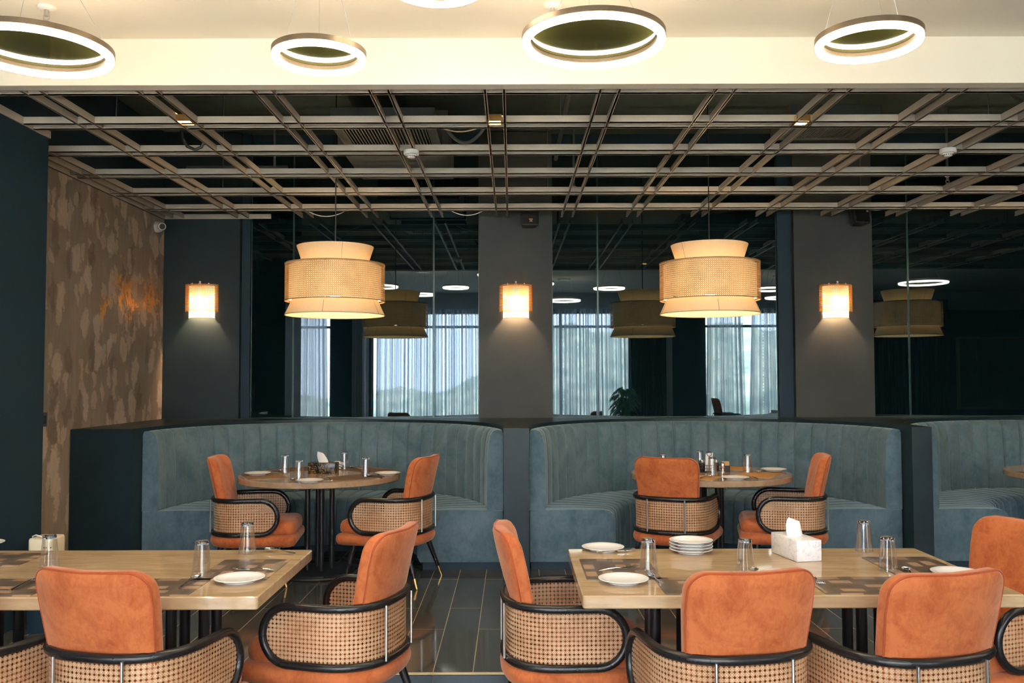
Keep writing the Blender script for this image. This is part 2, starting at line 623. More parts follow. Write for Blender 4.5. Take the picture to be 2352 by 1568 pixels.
# plaster feature wall with trowelled patches and metallic gold coloured flecks in rounded spots
g = G('mottled plaster')
f1 = g.noise(g.coords(scale=(1, 1.0, 0.45)), 2.0, 6, 0.6, 0.5)
base = g.ramp(f1, [(0.30, (0.275, 0.215, 0.165)), (0.52, (0.345, 0.270, 0.205)), (0.75, (0.43, 0.325, 0.235))])
streak = g.noise(g.coords(scale=(1, 9, 1.6)), 3, 5, 0.6)
base = g.mix(g.ramp(streak, [(0.42, (0, 0, 0)), (0.75, (0.55, 0.55, 0.55))]), base, (0.225, 0.172, 0.128))
nz = g.n('ShaderNodeTexNoise')
g.link(g.coords(), nz.inputs['Vector'])
g.set(nz, Scale=9, Detail=5, Roughness=0.6)
col = base
hgt = f1
for sc_, zs, thr, amt, tint in ((4.6, 0.62, 0.50, 0.85, (0.66, 0.52, 0.41)), (8.5, 0.55, 0.58, 0.8, (0.60, 0.47, 0.36)), (5.4, 0.5, 0.66, 0.7, (0.17, 0.125, 0.092))):
    vm = g.n('ShaderNodeVectorMath', operation='MULTIPLY_ADD')
    g.link(nz.outputs['Color'], vm.inputs[0])
    vm.inputs[1].default_value = (0.0, 0.16, 0.16)
    g.link(g.coords(scale=(1, 1, zs), loc=(0, sc_, 2 * sc_)), vm.inputs[2])
    vo = g.n('ShaderNodeTexVoronoi')
    vo.voronoi_dimensions = '2D'
    sx = g.n('ShaderNodeSeparateXYZ')
    g.link(vm.outputs[0], sx.inputs[0])
    cb = g.n('ShaderNodeCombineXYZ')
    g.link(sx.outputs[1], cb.inputs[0])
    g.link(sx.outputs[2], cb.inputs[1])
    g.link(cb.outputs[0], vo.inputs['Vector'])
    g.set(vo, Scale=sc_, Randomness=0.8)
    vc = g.n('ShaderNodeSeparateColor')
    g.link(vo.outputs['Color'], vc.inputs[0])
    near = g.ramp(vo.outputs['Distance'], [(0.27, (1, 1, 1)), (0.37, (0, 0, 0))])
    pm = g.math('MULTIPLY', g.math('MULTIPLY', g.math('GREATER_THAN', vc.outputs[0], thr), near), amt)
    pm = g.math('MULTIPLY', pm, g.math('ADD', 0.35, g.noise(g.coords(scale=(1, 3, 1.5)), 7, 4, 0.65)))
    col = g.mix(pm, col, tint)
    hgt = g.math('ADD', hgt, pm)
tcw = g.n('ShaderNodeTexCoord')
blob = None
for cy_, cz_, ry_, rz_ in ((7.70, 2.22, 0.27, 0.24), (8.20, 2.20, 0.24, 0.24), (7.27, 2.05, 0.13, 0.13)):
    vs_ = g.n('ShaderNodeVectorMath', operation='SUBTRACT')
    g.link(tcw.outputs['Object'], vs_.inputs[0])
    vs_.inputs[1].default_value = (-3.33, cy_, cz_)
    vd = g.n('ShaderNodeVectorMath', operation='DIVIDE')
    g.link(vs_.outputs[0], vd.inputs[0])
    vd.inputs[1].default_value = (50, ry_, rz_)
    vl = g.n('ShaderNodeVectorMath', operation='LENGTH')
    g.link(vd.outputs[0], vl.inputs[0])
    d_ = g.math('SUBTRACT', 1.0, vl.outputs['Value'])
    blob = d_ if blob is None else g.math('MAXIMUM', blob, d_)
fl = g.noise(g.coords(scale=(1, 1, 0.75)), 13, 9, 0.74, 0.3)
gold = g.ramp(g.math('ADD', fl, g.math('MULTIPLY', g.math('MAXIMUM', blob, -1.0), 0.17)), [(0.565, (0, 0, 0)), (0.60, (1, 1, 1))])
gold = g.math('MULTIPLY', gold, g.math('GREATER_THAN', blob, -0.45))
col = g.mix(g.math('MULTIPLY', gold, 0.85), col, (0.80, 0.44, 0.12))
b = g.bsdf(col, g.ramp(gold, [(0, (0.5,) * 3), (1, (0.36,) * 3)]), g.math('MULTIPLY', gold, 0.55))
g.link(g.bump(hgt, 0.35, 0.01), b.inputs['Normal'])
M['plaster'] = g.done(b)


def mat_curtain(name, color, transp, pattern):
    g = G(name)
    tc = g.n('ShaderNodeTexCoord')
    sp = g.n('ShaderNodeSeparateXYZ')
    g.link(tc.outputs['UV'], sp.inputs[0])
    u, v = sp.outputs[0], sp.outputs[1]
    w = g.math('MULTIPLY', g.math('SINE', g.math('MULTIPLY', v, 52.0)), 0.024)
    a1 = g.math('ABSOLUTE', g.math('SUBTRACT', g.math('FRACT', g.math('DIVIDE', g.math('ADD', u, w), 0.10)), 0.5))
    a2 = g.math('ABSOLUTE', g.math('SUBTRACT', g.math('FRACT', g.math('DIVIDE', g.math('SUBTRACT', u, w), 0.10)), 0.5))
    ln = g.math('LESS_THAN', g.math('MINIMUM', a1, a2), 0.055)
    c = g.mix(g.math('MULTIPLY', ln, pattern), color, tuple(x * 0.25 for x in color))
    d = g.n('ShaderNodeBsdfDiffuse')
    t = g.n('ShaderNodeBsdfTranslucent')
    g.link(c, d.inputs[0])
    g.link(c, t.inputs[0])
    m1 = g.n('ShaderNodeMixShader')
    m1.inputs[0].default_value = 0.6
    g.link(d.outputs[0], m1.inputs[1])
    g.link(t.outputs[0], m1.inputs[2])
    tp = g.n('ShaderNodeBsdfTransparent')
    m2 = g.n('ShaderNodeMixShader')
    gather = g.n('ShaderNodeTexNoise')
    gather.noise_dimensions = '1D'
    g.link(g.math('MULTIPLY', u, 16.0), gather.inputs['W'])
    g.set(gather, Scale=1.0, Detail=3.0)
    dens = g.ramp(gather.outputs['Fac'], [(0.36, (1.25,) * 3), (0.62, (0.12,) * 3)])
    g.link(g.math('MULTIPLY', g.math('MULTIPLY', g.math('SUBTRACT', 1.0, g.math('MULTIPLY', ln, 0.7)), transp), dens), m2.inputs[0])
    g.link(m1.outputs[0], m2.inputs[1])
    g.link(tp.outputs[0], m2.inputs[2])
    return g.done(m2)


M['sheer'] = mat_curtain('grey blue sheer net', (0.40, 0.45, 0.56), 0.52, 0.8)
M['white_net'] = mat_curtain('white diamond net', (0.60, 0.58, 0.62), 0.22, 0.5)

# ------------------------------------------------------------------ the setting
ZN = -0.08           # floor level of the front dining area
ZC = 3.24            # white ceiling
YS = 4.55            # step edge / fascia line
YB = 8.60            # mirror plane
YW = -1.20           # window wall behind the camera
XL, XR = -5.2, 10.8

struct(box('floor', M['floor'], XL, XR, YW - 0.2, YS - 0.02, ZN - 0.1, ZN), 'dark plank tiles of the lower dining floor')
struct(box('floor', M['floor'], XL, XR, YS - 0.02, YB + 0.2, -0.1, 0.0), 'raised glossy dark tiled floor of the booth area')
mb = MB()
x = XL
while x < XR - 0.01:
    mb.box(x + 0.0015, min(x + 0.48, XR) - 0.0015, YS - 0.035, YS - 0.02, ZN, -0.012)
    x += 0.48
struct(mb.build('trim_1', M['riser'], smooth=0), 'blue black tiled riser of the step')
struct(box('trim_2', M['gold'], XL, XR, YS - 0.026, YS - 0.0195, -0.010, 0.0012), 'thin metal nosing along the step edge')
struct(box('ceiling', M['white_wall'], XL, XR, YW - 0.2, 4.6, ZC, ZC + 0.1), 'warm white ceiling over the front tables')
struct(box('ceiling', M['soot'], XL, XR, 4.66, YB + 0.2, 3.85, 3.95), 'black exposed ceiling above the metal grid')
struct(box('trim_3', M['white_wall'], XL, XR, 4.58, 4.66, 2.995, 3.86), 'cream fascia dropping from the white ceiling')
struct(box('wall_back', M['blue_black'], XL, XR, YB + 0.03, YB + 0.2, 0, 3.86))
struct(box('wall_left', M['blue_black'], XL - 0.15, XL, YW - 0.2, YB + 0.2, ZN, 3.86))
struct(box('wall_right', M['blue_black'], XR, XR + 0.15, YW - 0.2, YB + 0.2, ZN, 3.86))
# pier at the left and the recessed plaster wall behind it
struct(box('wall_pier', M['blue_black'], XL, -2.945, 4.75, 5.62, 0.0, 3.85), 'blue black pier at the left end of the booths')
struct(box('wall_upper', M['blue_black'], -3.50, -3.33, 5.62, YB + 0.03, 2.996, 3.84), 'dark wall above the plaster wall')
struct(box('wall_plaster', M['plaster'], -3.50, -3.33, 5.62, YB + 0.03, 0, 2.996), 'brown mottled plaster side wall with gold coloured patches')

# window wall behind the camera
mb = MB()
WZ = 2.86
wins = [(-4.5, -3.75), (-2.9, 2.35), (3.9, 5.75)]
segs = [(XL, -4.5), (-3.75, -2.9), (2.35, 3.9), (5.75, XR)]
for a, c in segs:
    mb.box(a, c, YW - 0.2, YW, ZN, WZ)
struct(mb.build('wall_front', M['blue_black'], smooth=0), 'dark piers between the windows behind the camera')
struct(box('wall_over_windows', M['pale_wall'], XL, XR, YW - 0.2, YW, WZ, ZC), 'pale wall band above the windows')


def curtain(name, m, x0, x1, y, z0, z1, amp, wl, label, cat='curtain', grp=None, lean=0.0):
    mb = MB()
    n = max(12, int((x1 - x0) / wl * 10))
    nz_ = 6
    ph = random.random() * 6
    for i in range(n + 1):
        s = i / n
        for k in range(nz_ + 1):
            t = k / nz_
            xx = x0 + (x1 - x0) * s + lean * (1 - t) * (s - 0.5)
            a = 2 * pi * (x1 - x0) * s / wl + ph
            yy = y + amp * sin(a + 0.4 * sin(s * 17 + ph)) * (0.7 + 0.3 * t) + amp * 0.35 * sin(a * 0.37)
            mb.v.append((xx, yy, z0 + (z1 - z0) * t))
    ln = (x1 - x0) * 1.5
    for i in range(n):
        for k in range(nz_):
            q = (i * (nz_ + 1) + k, (i + 1) * (nz_ + 1) + k, (i + 1) * (nz_ + 1) + k + 1, i * (nz_ + 1) + k + 1)
            u0, u1 = ln * i / n, ln * (i + 1) / n
            v0, v1 = (z1 - z0) * k / nz_, (z1 - z0) * (k + 1) / nz_
            mb.face(q, ((u0, v0), (u1, v0), (u1, v1), (u0, v1)))
    o = mb.build(name, m, smooth=60)
    return tag(o, label, cat, grp)


for i, (a, c) in enumerate(wins):
    mb = MB()
    t = 0.05
    for z in (ZN + 0.005, 2.52, WZ - t):
        mb.box(a, c, YW - 0.14, YW - 0.08, z, z + t)
    nm = max(1, round((c - a) / 1.3))
    for k in range(nm + 1):
        xx = a + (c - a) * k / nm
        mb.box(max(a, xx - t / 2), min(c, xx + t / 2), YW - 0.14, YW - 0.08, ZN + 0.005, WZ)
    w = struct(mb.build('window_%d' % (i + 1), M['blue_black'], smooth=0), 'tall dark framed window seen reflected in the mirrors')
    MB().box(a, c, YW - 0.115, YW - 0.110, ZN + 0.01, WZ - 0.01).build('window_pane', M['pane'], w, smooth=0)
    ld = bpy.data.lights.new('window_daylight', 'AREA')
    ld.shape = 'RECTANGLE'
    ld.size, ld.size_y = c - a, WZ - ZN
    ld.cycles.is_portal = True
    lo = bpy.data.objects.new('window_daylight', ld)
    COL.objects.link(lo)
    lo.location = ((a + c) / 2, YW - 0.19, (WZ + ZN) / 2)
    lo.rotation_euler = (R(90), 0, R(180))
curtain('sheer_curtain', M['sheer'], -2.75, -0.05, -0.98, ZN + 0.01, WZ + 0.03, 0.035, 0.17, 'grey blue net curtain on the left half of the wide window', lean=0.05)
curtain('sheer_curtain', M['sheer'], -0.02, 2.28, -0.98, ZN + 0.01, WZ + 0.03, 0.035, 0.17, 'grey blue net curtain on the right half of the wide window', lean=0.05)
curtain('sheer_curtain', M['sheer'], 3.90, 4.62, -0.98, ZN + 0.01, WZ + 0.03, 0.03, 0.12, 'net curtain gathered at the left of the narrow window', lean=0.12)
curtain('sheer_curtain', M['sheer'], 4.80, 5.40, -0.98, ZN + 0.01, WZ + 0.03, 0.03, 0.12, 'net curtain gathered at the right of the narrow window', lean=0.2)
curtain('net_curtain', M['white_net'], -4.5, -3.78, -0.98, ZN + 0.01, WZ + 0.03, 0.04, 0.3, 'white diamond patterned curtain reflected beside the left pendant lamp', lean=0.1)
curtain('net_curtain', M['white_net'], -3.25, -2.92, -0.95, ZN + 0.01, WZ + 0.03, 0.04, 0.14, 'pinkish gathered curtain at the edge of the wide window')
curtain('drape', M['dark_curtain'], 2.32, 3.05, -0.96, ZN + 0.01, WZ + 0.05, 0.035, 0.10, 'black drape beside the wide window behind the plant')
curtain('drape', M['dark_curtain'], 5.75, 8.9, -0.96, ZN + 0.01, WZ + 0.2, 0.04, 0.13, 'long black drape reflected in the right hand mirror')
box('trim_4', M['pale_wall'], 3.08, 3.20, YW, YW + 0.1, ZN, WZ)
struct(bpy.data.objects['trim_4'], 'pale upright post beside the black drape')
# gold framed dark opening reflected at the far right
hx0, hx1, hz0, hz1 = 9.2, 10.75, 0.86, 2.25
t = thing('framed_opening', 'dark serving opening with thin gold frame reflected at far right', 'opening', (hx0, YW + 0.03, hz0))
MB().box(-.05, 0, -.03, .04, -.05, hz1 - hz0 + .05).box(hx1 - hx0, hx1 - hx0 + .03, -.03, .04, -.05, hz1 - hz0 + .05).box(0, hx1 - hx0, -.03, .04, -.05, 0).box(0, hx1 - hx0, -.03, .04, hz1 - hz0, hz1 - hz0 + .05).build('gold_frame', M['gold'], t, smooth=0)
MB().box(0, hx1 - hx0, -.02, 0.0, 0, hz1 - hz0).build('dark_pane', M['soot'], t, smooth=0)
MB().box(0.36, 0.60, 0, 0.02, 0.02, hz1 - hz0 - .02).build('grey_strip', M['duct'], t, smooth=0)

# garden outside
mb = MB()
nx, ny = 40, 10
for i in range(nx + 1):
    for j in range(ny + 1):
        xx = -9 + 24 * i / nx
        yy = -1.6 - 10 * j / ny
        mb.v.append((xx, yy, -0.5 + (1.5 + 1.9 * max(0, min(1, (xx + 2.2) / 3.5))) * min(1, j / 7) + 0.15 * sin(xx * 1.3) * (j > 1) + 0.1 * sin(xx * 4.1 + j)))
for i in range(nx):
    for j in range(ny):
        a = i * (ny + 1) + j
        mb.face((a, a + ny + 1, a + ny + 2, a + 1))
struct(mb.build('ground_outside', M['lawn'], smooth=60), 'grass bank outside the windows')
# ------------------------------------------------------------------ back wall: pilasters, mirrors, ledge with booths
ZL = 1.095
def pil(n, x0, x1, m, label):
    struct(box('trim_%d' % n, m, x0, x1, 8.50, YB + 0.03, ZL, 3.84), label)


pil(5, -3.33, -2.60, M['pilaster_blue'], 'blue charcoal pilaster beside the plaster wall')
pil(6, -0.315, 0.385, M['pilaster'], 'charcoal pilaster between the two mirrors')
pil(7, 2.70, 3.45, M['pilaster'], 'charcoal pilaster right of the second pendant lamp')
struct(box('trim_8', M['blue_black'], -2.60, -2.52, 8.56, YB + 0.03, ZL, 3.84), 'dark strip between pilaster and mirror')
struct(box('trim_9', M['blue_black'], 2.56, 2.70, 8.56, YB + 0.03, ZL, 3.84), 'dark strip between mirror and pilaster')

panels = [(-2.52, -2.11, 0.0, 'narrow smoked mirror panel beside the blue charcoal pilaster'),
          (-2.11, -0.755, 0.0, 'wide smoked mirror panel behind the left pendant lamp'),
          (-0.755, -0.315, 0.12, 'narrow smoked mirror panel at the left of the middle pilaster'),
          (0.385, 0.83, 0.1, 'narrow smoked mirror panel at the right of the middle pilaster'),
          (0.83, 2.56, -0.25, 'wide smoked mirror panel behind the right pendant lamp'),
          (3.45, 3.83, 0.0, 'narrow smoked mirror panel right of the third pilaster'),
          (3.83, 6.6, 0.0, 'wide smoked mirror panel at the far right end')]
for x0, x1, tw, lab in panels:
    t = thing('mirror_panel', lab, 'mirror', ((x0 + x1) / 2, YB, ZL), R(tw), 'smoked mirror panels of the back wall')
    h = (x1 - x0) / 2 - 0.002
    MB().box(-h, h, 0, 0.012, 0.003, 2.6).build('mirror_glass', M['mirror'], t, smooth=0)
    MB().box(-h, -h + 0.006, -0.004, 0, 0.003, 2.6).build('edge_strip', M['mirror_edge'], t, smooth=0)
    MB().box(h - 0.006, h, -0.004, 0, 0.003, 2.6).build('edge_strip', M['mirror_edge'], t, smooth=0)

BOOTHS = [(-1.463, 1.396), (1.567, 1.440), (4.597, 1.440)]
YC = 6.92
YF = 6.74
poly = [(-3.325, 8.598), (-3.325, YF)]
for cx, r in BOOTHS:
    poly.append((cx - r, YF))
    poly += [(p[0], p[1]) for p in arc(cx, YC, r, 180, 0, 40)]
    poly.append((cx + r, YF))
poly += [(6.6, YF), (6.6, 8.598)]
bp = MB()
bp.prism([p for p in poly][::-1], 0.0, ZL)
o = bp.build('booth_partition', M['ledge'], smooth=30)
bm = bmesh.new()
bm.from_mesh(o.data)
bmesh.ops.triangulate(bm, faces=[f for f in bm.faces if len(f.verts) > 8])
bmesh.ops.recalc_face_normals(bm, faces=bm.faces)
bm.to_mesh(o.data)
bm.free()
tag(o, 'black stone partition with a ledge wrapping behind and between the booths', 'partition')
struct(box('trim_10', M['mirror_edge'], -2.52, 6.6, 8.572, 8.578, ZL + 0.0005, ZL + 0.006), 'thin metal line along the foot of the mirrors')


def booth(cx, r, label):
    t = thing('curved_banquette', label, 'banquette', (cx, YC, 0), 0, 'teal velvet booth seats')
    ro = r - 0.004
    nch = 27
    phs = [0.0, .035, .075, .16, .5, .84, .925, .965]
    gr = [0.002, -.006, .002, .005, .007, .005, .002, -.006]
    sub = len(phs)
    n = nch * sub
    ang = [pi * (i // sub + phs[i % sub]) / nch for i in range(n)] + [pi]
    # upright channelled back
    mb = MB()
    prof = [(0.118, 0.4535), (0.120, 0.47), (0.118, 0.80), (0.108, 0.96), (0.094, 1.03), (0.070, 1.062), (0.040, 1.072), (0.010, 1.066), (0.0, 1.04), (0.0, 0.4535)]
    m = len(prof)
    for i in range(n + 1):
        a = ang[i]
        edge = i < sub or i > n - sub
        b_ = 0.006 if edge else gr[i % sub]
        for k, (d, z) in enumerate(prof):
            bb = b_ if 0 < k < 7 else 0
            rr = ro - d - bb
            mb.v.append((rr * cos(a), rr * sin(a), z + (min(0, b_) * .5 if 3 < k < 8 else 0)))
    for i in range(n):
        for k in range(m - 1):
            mb.face((i * m + k, i * m + k + 1, (i + 1) * m + k + 1, (i + 1) * m + k))
        mb.face((i * m + m - 1, i * m, (i + 1) * m, (i + 1) * m + m - 1))
    mb.face([k for k in range(m)][::-1])
    mb.face([n * m + k for k in range(m)])
    mb.build('backrest', M['teal'], t, smooth=70)
    # seat
    mb = MB()
    ri = ro - 0.66
    prof = [(ro - 0.004, 0.06), (ri + 0.02, 0.06), (ri, 0.10), (ri, 0.36), (ri + 0.012, 0.415), (ri + 0.045, 0.443), (ri + 0.09, 0.452), (ri + 0.30, 0.456), (ro - 0.11, 0.452), (ro - 0.004, 0.45)]
    m = len(prof)
    for i in range(n + 1):
        a = ang[i]
        edge = i < sub or i > n - sub
        g_ = 0.004 if edge else gr[i % sub]
        for k, (rr, z) in enumerate(prof):
            r2 = rr - g_ * .8 * (1 < k < 6)
            mb.v.append((r2 * cos(a), r2 * sin(a), z + g_ * .8 * (3 < k < 9)))
    for i in range(n):
        for k in range(m - 1):
            mb.face((i * m + k, i * m + k + 1, (i + 1) * m + k + 1, (i + 1) * m + k))
        mb.face((i * m + m - 1, i * m, (i + 1) * m, (i + 1) * m + m - 1))
    mb.face([k for k in range(m)][::-1])
    mb.face([n * m + k for k in range(m)])
    mb.build('seat', M['teal'], t, smooth=50)
    mb = MB()
    for i in range(41):
        a = pi * i / 40
        for rr, z in ((ri + 0.04, 0), (ri + 0.04, 0.06), (ro - 0.01, 0.06), (ro - 0.01, 0)):
            mb.v.append((rr * cos(a), 0.012 + rr * sin(a) * 0.985, z))
    for i in range(40):
        for k in range(4):
            mb.face((i * 4 + k, i * 4 + (k + 1) % 4, i * 4 + 4 + (k + 1) % 4, i * 4 + 4 + k))
    mb.face((3, 2, 1, 0))
    mb.face((160, 161, 162, 163))
    mb.build('plinth', M['blue_black'], t, smooth=30)
    return t


booth(*BOOTHS[0], 'teal velvet half-round booth seat behind the table with the black tissue box')
booth(*BOOTHS[1], 'teal velvet half-round booth seat behind the table with the condiment caddy')
booth(*BOOTHS[2], 'teal velvet booth seat cut by the right edge of the photo')

# ------------------------------------------------------------------ ceiling grid
ZG = 3.0
HB = 0.046
t = thing('ceiling_grid', 'open grid of taupe metal channels in pairs hung above the booths', 'ceiling grid', (0, 0, ZG))
XG0, XG1 = -3.31, 6.6
ycs = [4.70, 5.36, 6.02, 6.69, 7.36, 8.05]
for yc in ycs:
    for s in (-1, 1):
        y = yc + s * 0.055
        xl = XG0 if y > 5.63 else -2.93
        MB().box(xl, XG1, y - 0.004, y + 0.004, 0, HB).box(xl, XG1, y - 0.004, y + 0.010, 0, 0.006).build('cross_channel', M['grid_metal'], t, smooth=0)
k = -5
while True:
    xc = -0.09 + 0.617 * k
    if xc > XG1 - 0.1:
        break
    for s in (-1, 1):
        x = xc + s * 0.051
        y0 = 5.63 if x < -2.94 else 4.665
        if x < -3.3:
            continue
        MB().box(x - 0.0045, x + 0.0045, y0, 8.44, 0.0008, HB - 0.001).box(x - 0.009, x + 0.009, y0, 8.44, 0.0008, 0.006).build('long_channel', M['grid_metal'], t, smooth=0)
    k += 1
MB().box(-2.942, -2.93, 4.665, 5.62, 0, HB).build('edge_channel', M['grid_metal'], t, smooth=0)
MB().box(-3.326, -3.314, 5.63, 8.48, 0, HB).build('edge_channel', M['grid_metal'], t, smooth=0)
MB().box(-3.31, -2.3, 8.47, 8.48, 0, HB).build('edge_channel', M['grid_metal'], t, smooth=0)
for hx in (-2.4, 0.3, 2.9, 5.5):
    for hy in (5.36, 7.36):
        MB().tube([(hx, hy, HB), (hx, hy, 0.85)], 0.004, 6).build('hanger_rod', M['duct'], t)


def downlight(px, py, lab):
    p = onz(px, py, ZG)
    t = thing('downlight', lab, 'downlight', (p.x, p.y, ZG - 0.004), 0, 'square downlights set between the paired channels')
    MB().box(-.042, .042, -.048, -.040, 0, .04).box(-.042, .042, .040, .048, 0, .04).box(-.042, -.036, -.040, .040, 0, .04).box(.036, .042, -.040, .040, 0, .04).build('housing', M['brass'], t, smooth=0)
    MB().box(-.036, .036, -.040, .040, .016, .024).build('lens', M['spot'], t, smooth=0)


for px, lab in ((427, 'small square downlight in the grid above the black hose'),
                (1136, 'small square downlight in the grid above the middle pilaster'),
                (1840, 'small square downlight in the grid beside the right air grille')):
    downlight(px, 281, lab)

# ------------------------------------------------------------------ things above the grid
def grille_unit(name, x0, x1, y0, y1, z, lab):
    t = thing(name, lab, 'air vent', ((x0 + x1) / 2, (y0 + y1) / 2, z))
    w, d = (x1 - x0) / 2, (y1 - y0) / 2
    b = 0.07
    MB().box(-w, w, -d, -d + b, 0, .12).box(-w, w, d - b, d, 0, .12).box(-w, -w + b, -d + b, d - b, 0, .12).box(w - b, w, -d + b, d - b, 0, .12).build('vent_frame', M['duct'], t, smooth=0)
    MB().box(-w + b, w - b, -d + b, d - b, .06, .10).build('dark_throat', M['soot'], t, smooth=0)
    mb = MB()
    n = 26
    for i in range(n):
        xx = -w + b + (2 * w - 2 * b) * (i + .5) / n
        mb.box(xx - .004, xx + .004, -d + b, d - b, 0.002, .03)
    mb.build('grille', M['duct'], t, smooth=0)
    return t


grille_unit('air_grille', -1.28, -0.54, 6.22, 6.92, 3.26, 'square grey air grille above the grid near the middle smoke detector')
grille_unit('air_grille', 1.98, 2.62, 6.25, 6.75, 3.28, 'dark air grille above the grid behind the right downlight')
t = thing('air_duct', 'flat grey duct box behind the left air grille', 'duct', (-0.95, 7.6, 3.3))
MB().box(-.42, .42, -.5, .55, 0, .3).build('duct_body', M['duct'], t, smooth=30, bevel=.01)
MB().box(-.44, .44, -.53, -.5, -.02, .32).build('flange', M['duct'], t, smooth=0)
t = thing('junction_box', 'grey equipment box with wires above the middle downlight', 'equipment box', (-0.09, 5.05, 3.22))
MB().box(-.16, .16, -.12, .12, 0, .3).build('box_body', M['duct'], t, smooth=30, bevel=.006)
MB().box(-.17, .17, .10, .14, .05, .62).build('hanging_bracket', M['duct'], t, smooth=0)
MB().tube([(-.02, -.12, .1), (-.04, -.16, .02), (.02, -.17, -.06), (.05, -.12, -.02)], .006, 6).build('wire', M['white_plastic'], t)
tag(MB().tube([(2.7, 4.9, 3.5), (4.9, 7.5, 3.5)], .22, 16).build('round_duct', M['soot']), 'dark round duct high above the right side of the grid', 'duct')
tag(MB().tube([(-3.2, 5.0, 3.79), (6.4, 5.35, 3.79)], .03, 10).build('sprinkler_pipe', M['duct']), 'thin pipe crossing high above the front of the grid', 'pipe')
tag(MB().tube([(.42, 4.9, 3.55), (.42, 8.4, 3.55)], .02, 8).build('conduit', M['duct']), 'thin conduit running back above the grid by the middle pilaster', 'pipe')
tag(MB().tube([(-2.9, 7.9, 3.35), (-2.0, 7.9, 3.35)], .025, 8).build('cable_tray', M['duct']), 'short grey tray above the grid by the security camera', 'tray')


def hang(p0, p1, sag, n=14):
    return [Vector(p0).lerp(Vector(p1), i / n) + Vector((0, 0, -sag * 4 * (i / n) * (1 - i / n))) for i in range(n + 1)]


p0, p1 = at(1003, 288, 6.0), at(1118, 283, 6.0)
tag(MB().tube(hang(p0, p1, 0.05), .005, 6).build('cable', M['cream_plastic']), 'pale cable loop hanging above the grid left of the middle downlight', 'cable')
p0, p1 = at(1022, 290, 6.1), at(1120, 280, 6.1)
tag(MB().tube(hang(p0, p1, 0.13), .012, 8).build('cable', M['duct']), 'thick grey cable loop sagging above the grid left of the middle downlight', 'cable')
p0, p1 = at(417, 300, 5.85), at(466, 336, 5.85)
tag(MB().tube([at(417, 300, 5.8), at(420, 318, 5.8), at(430, 336, 5.8), at(448, 344, 5.8), at(462, 338, 5.8), at(470, 322, 5.8)], .011, 8).build('hose', M['dark_grey']), 'black hose dangling below the grid under the left downlight', 'hose')
tag(MB().tube(hang(at(1978, 476, 8.25), at(2050, 474, 8.25), 0.03), .004, 6).build('cable', M['white_plastic']), 'thin white cable sagging at the grid edge beside the right speaker', 'cable')
tag(MB().tube(hang(at(1035, 483, 8.2), at(1114, 481, 8.2), 0.05), .004, 6).build('cable', M['white_plastic']), 'thin white cable sagging at the grid edge left of the middle pilaster', 'cable')
tag(MB().tube(hang(at(706, 484, 8.2), at(800, 480, 8.2), 0.06), .004, 6).build('cable', M['white_plastic']), 'thin white cable sagging behind the left pendant cord', 'cable')

# smoke detectors
sd = None
for px, py, Y, lab in ((945, 352, 5.93, 'white smoke detector under the grid above the left pendant lamp'),
                       (2177, 338, 5.93, 'white smoke detector under the grid at the right')):
    p = at(px, py, Y)
    p.z = ZG - 0.001
    if sd is None:
        sd = thing('smoke_detector', lab, 'smoke detector', p, 0, 'smoke detectors under the grid')
        MB().lathe([(0, 0), (.050, 0), (.053, -.006), (.053, -.026), (.049, -.031), (.036, -.033), (0, -.033)], 28).build('base', M['white_plastic'], sd)
        MB().lathe([(.036, -.033), (.035, -.036), (.025, -.050), (.019, -.053), (0, -.053)], 28).build('sensor_head', M['white_plastic'], sd)
        mb = MB()
        for i in range(16):
            a = 2 * pi * i / 16
            mb.cbox((.0308 * cos(a), .0308 * sin(a), -.042), (.004, .004, .008))
        mb.build('slot', M['dark_grey'], sd, smooth=0)
    else:
        dup(sd, lab, p)
sp = None
for px, py, z, ln, lab in ((107, 16, ZC, .06, 'ceiling sprinkler beside the left ring lamp'),
                           (1269, 12, ZC, .06, 'ceiling sprinkler beside the large middle ring lamp'),
                           (1318, 428, 3.06, .10, 'sprinkler head hanging below the grid right of the middle pilaster'),
                           (630, 430, 3.06, .05, 'sprinkler head in the grid left of the left pendant cord'),
                           (2176, 402, 3.06, .05, 'sprinkler head in the grid below the right smoke detector')):
    p = onz(px, py, z)
    if sp is None:
        sp = thing('sprinkler', lab, 'sprinkler', p, 0, 'fire sprinklers')
        MB().lathe([(0, 0), (.042, 0), (.042, -.006), (.03, -.014), (0, -.014)], 24).build('escutcheon', M['white_plastic'], sp)
        MB().tube([(0, 0, -.012), (0, 0, -.045)], .010, 10).tube([(.012, 0, -.04), (.014, 0, -.055), (0, 0, -.068)], .003, 6).tube([(-.012, 0, -.04), (-.014, 0, -.055), (0, 0, -.068)], .003, 6).build('nozzle', M['chrome'], sp)
        MB().lathe([(0, -.066), (.016, -.067), (.016, -.070), (0, -.071)], 16).build('deflector', M['chrome'], sp)
    else:
        c = dup(sp, lab, p)
        if z < 3.2:
            for ch in c.children:
                if ch.name.startswith('escutcheon'):
                    ch.scale = (.5, .5, 1)
            MB().tube([(0, 0, 0), (0, 0, .55)], .010, 8).build('drop_pipe', M['duct'], c)

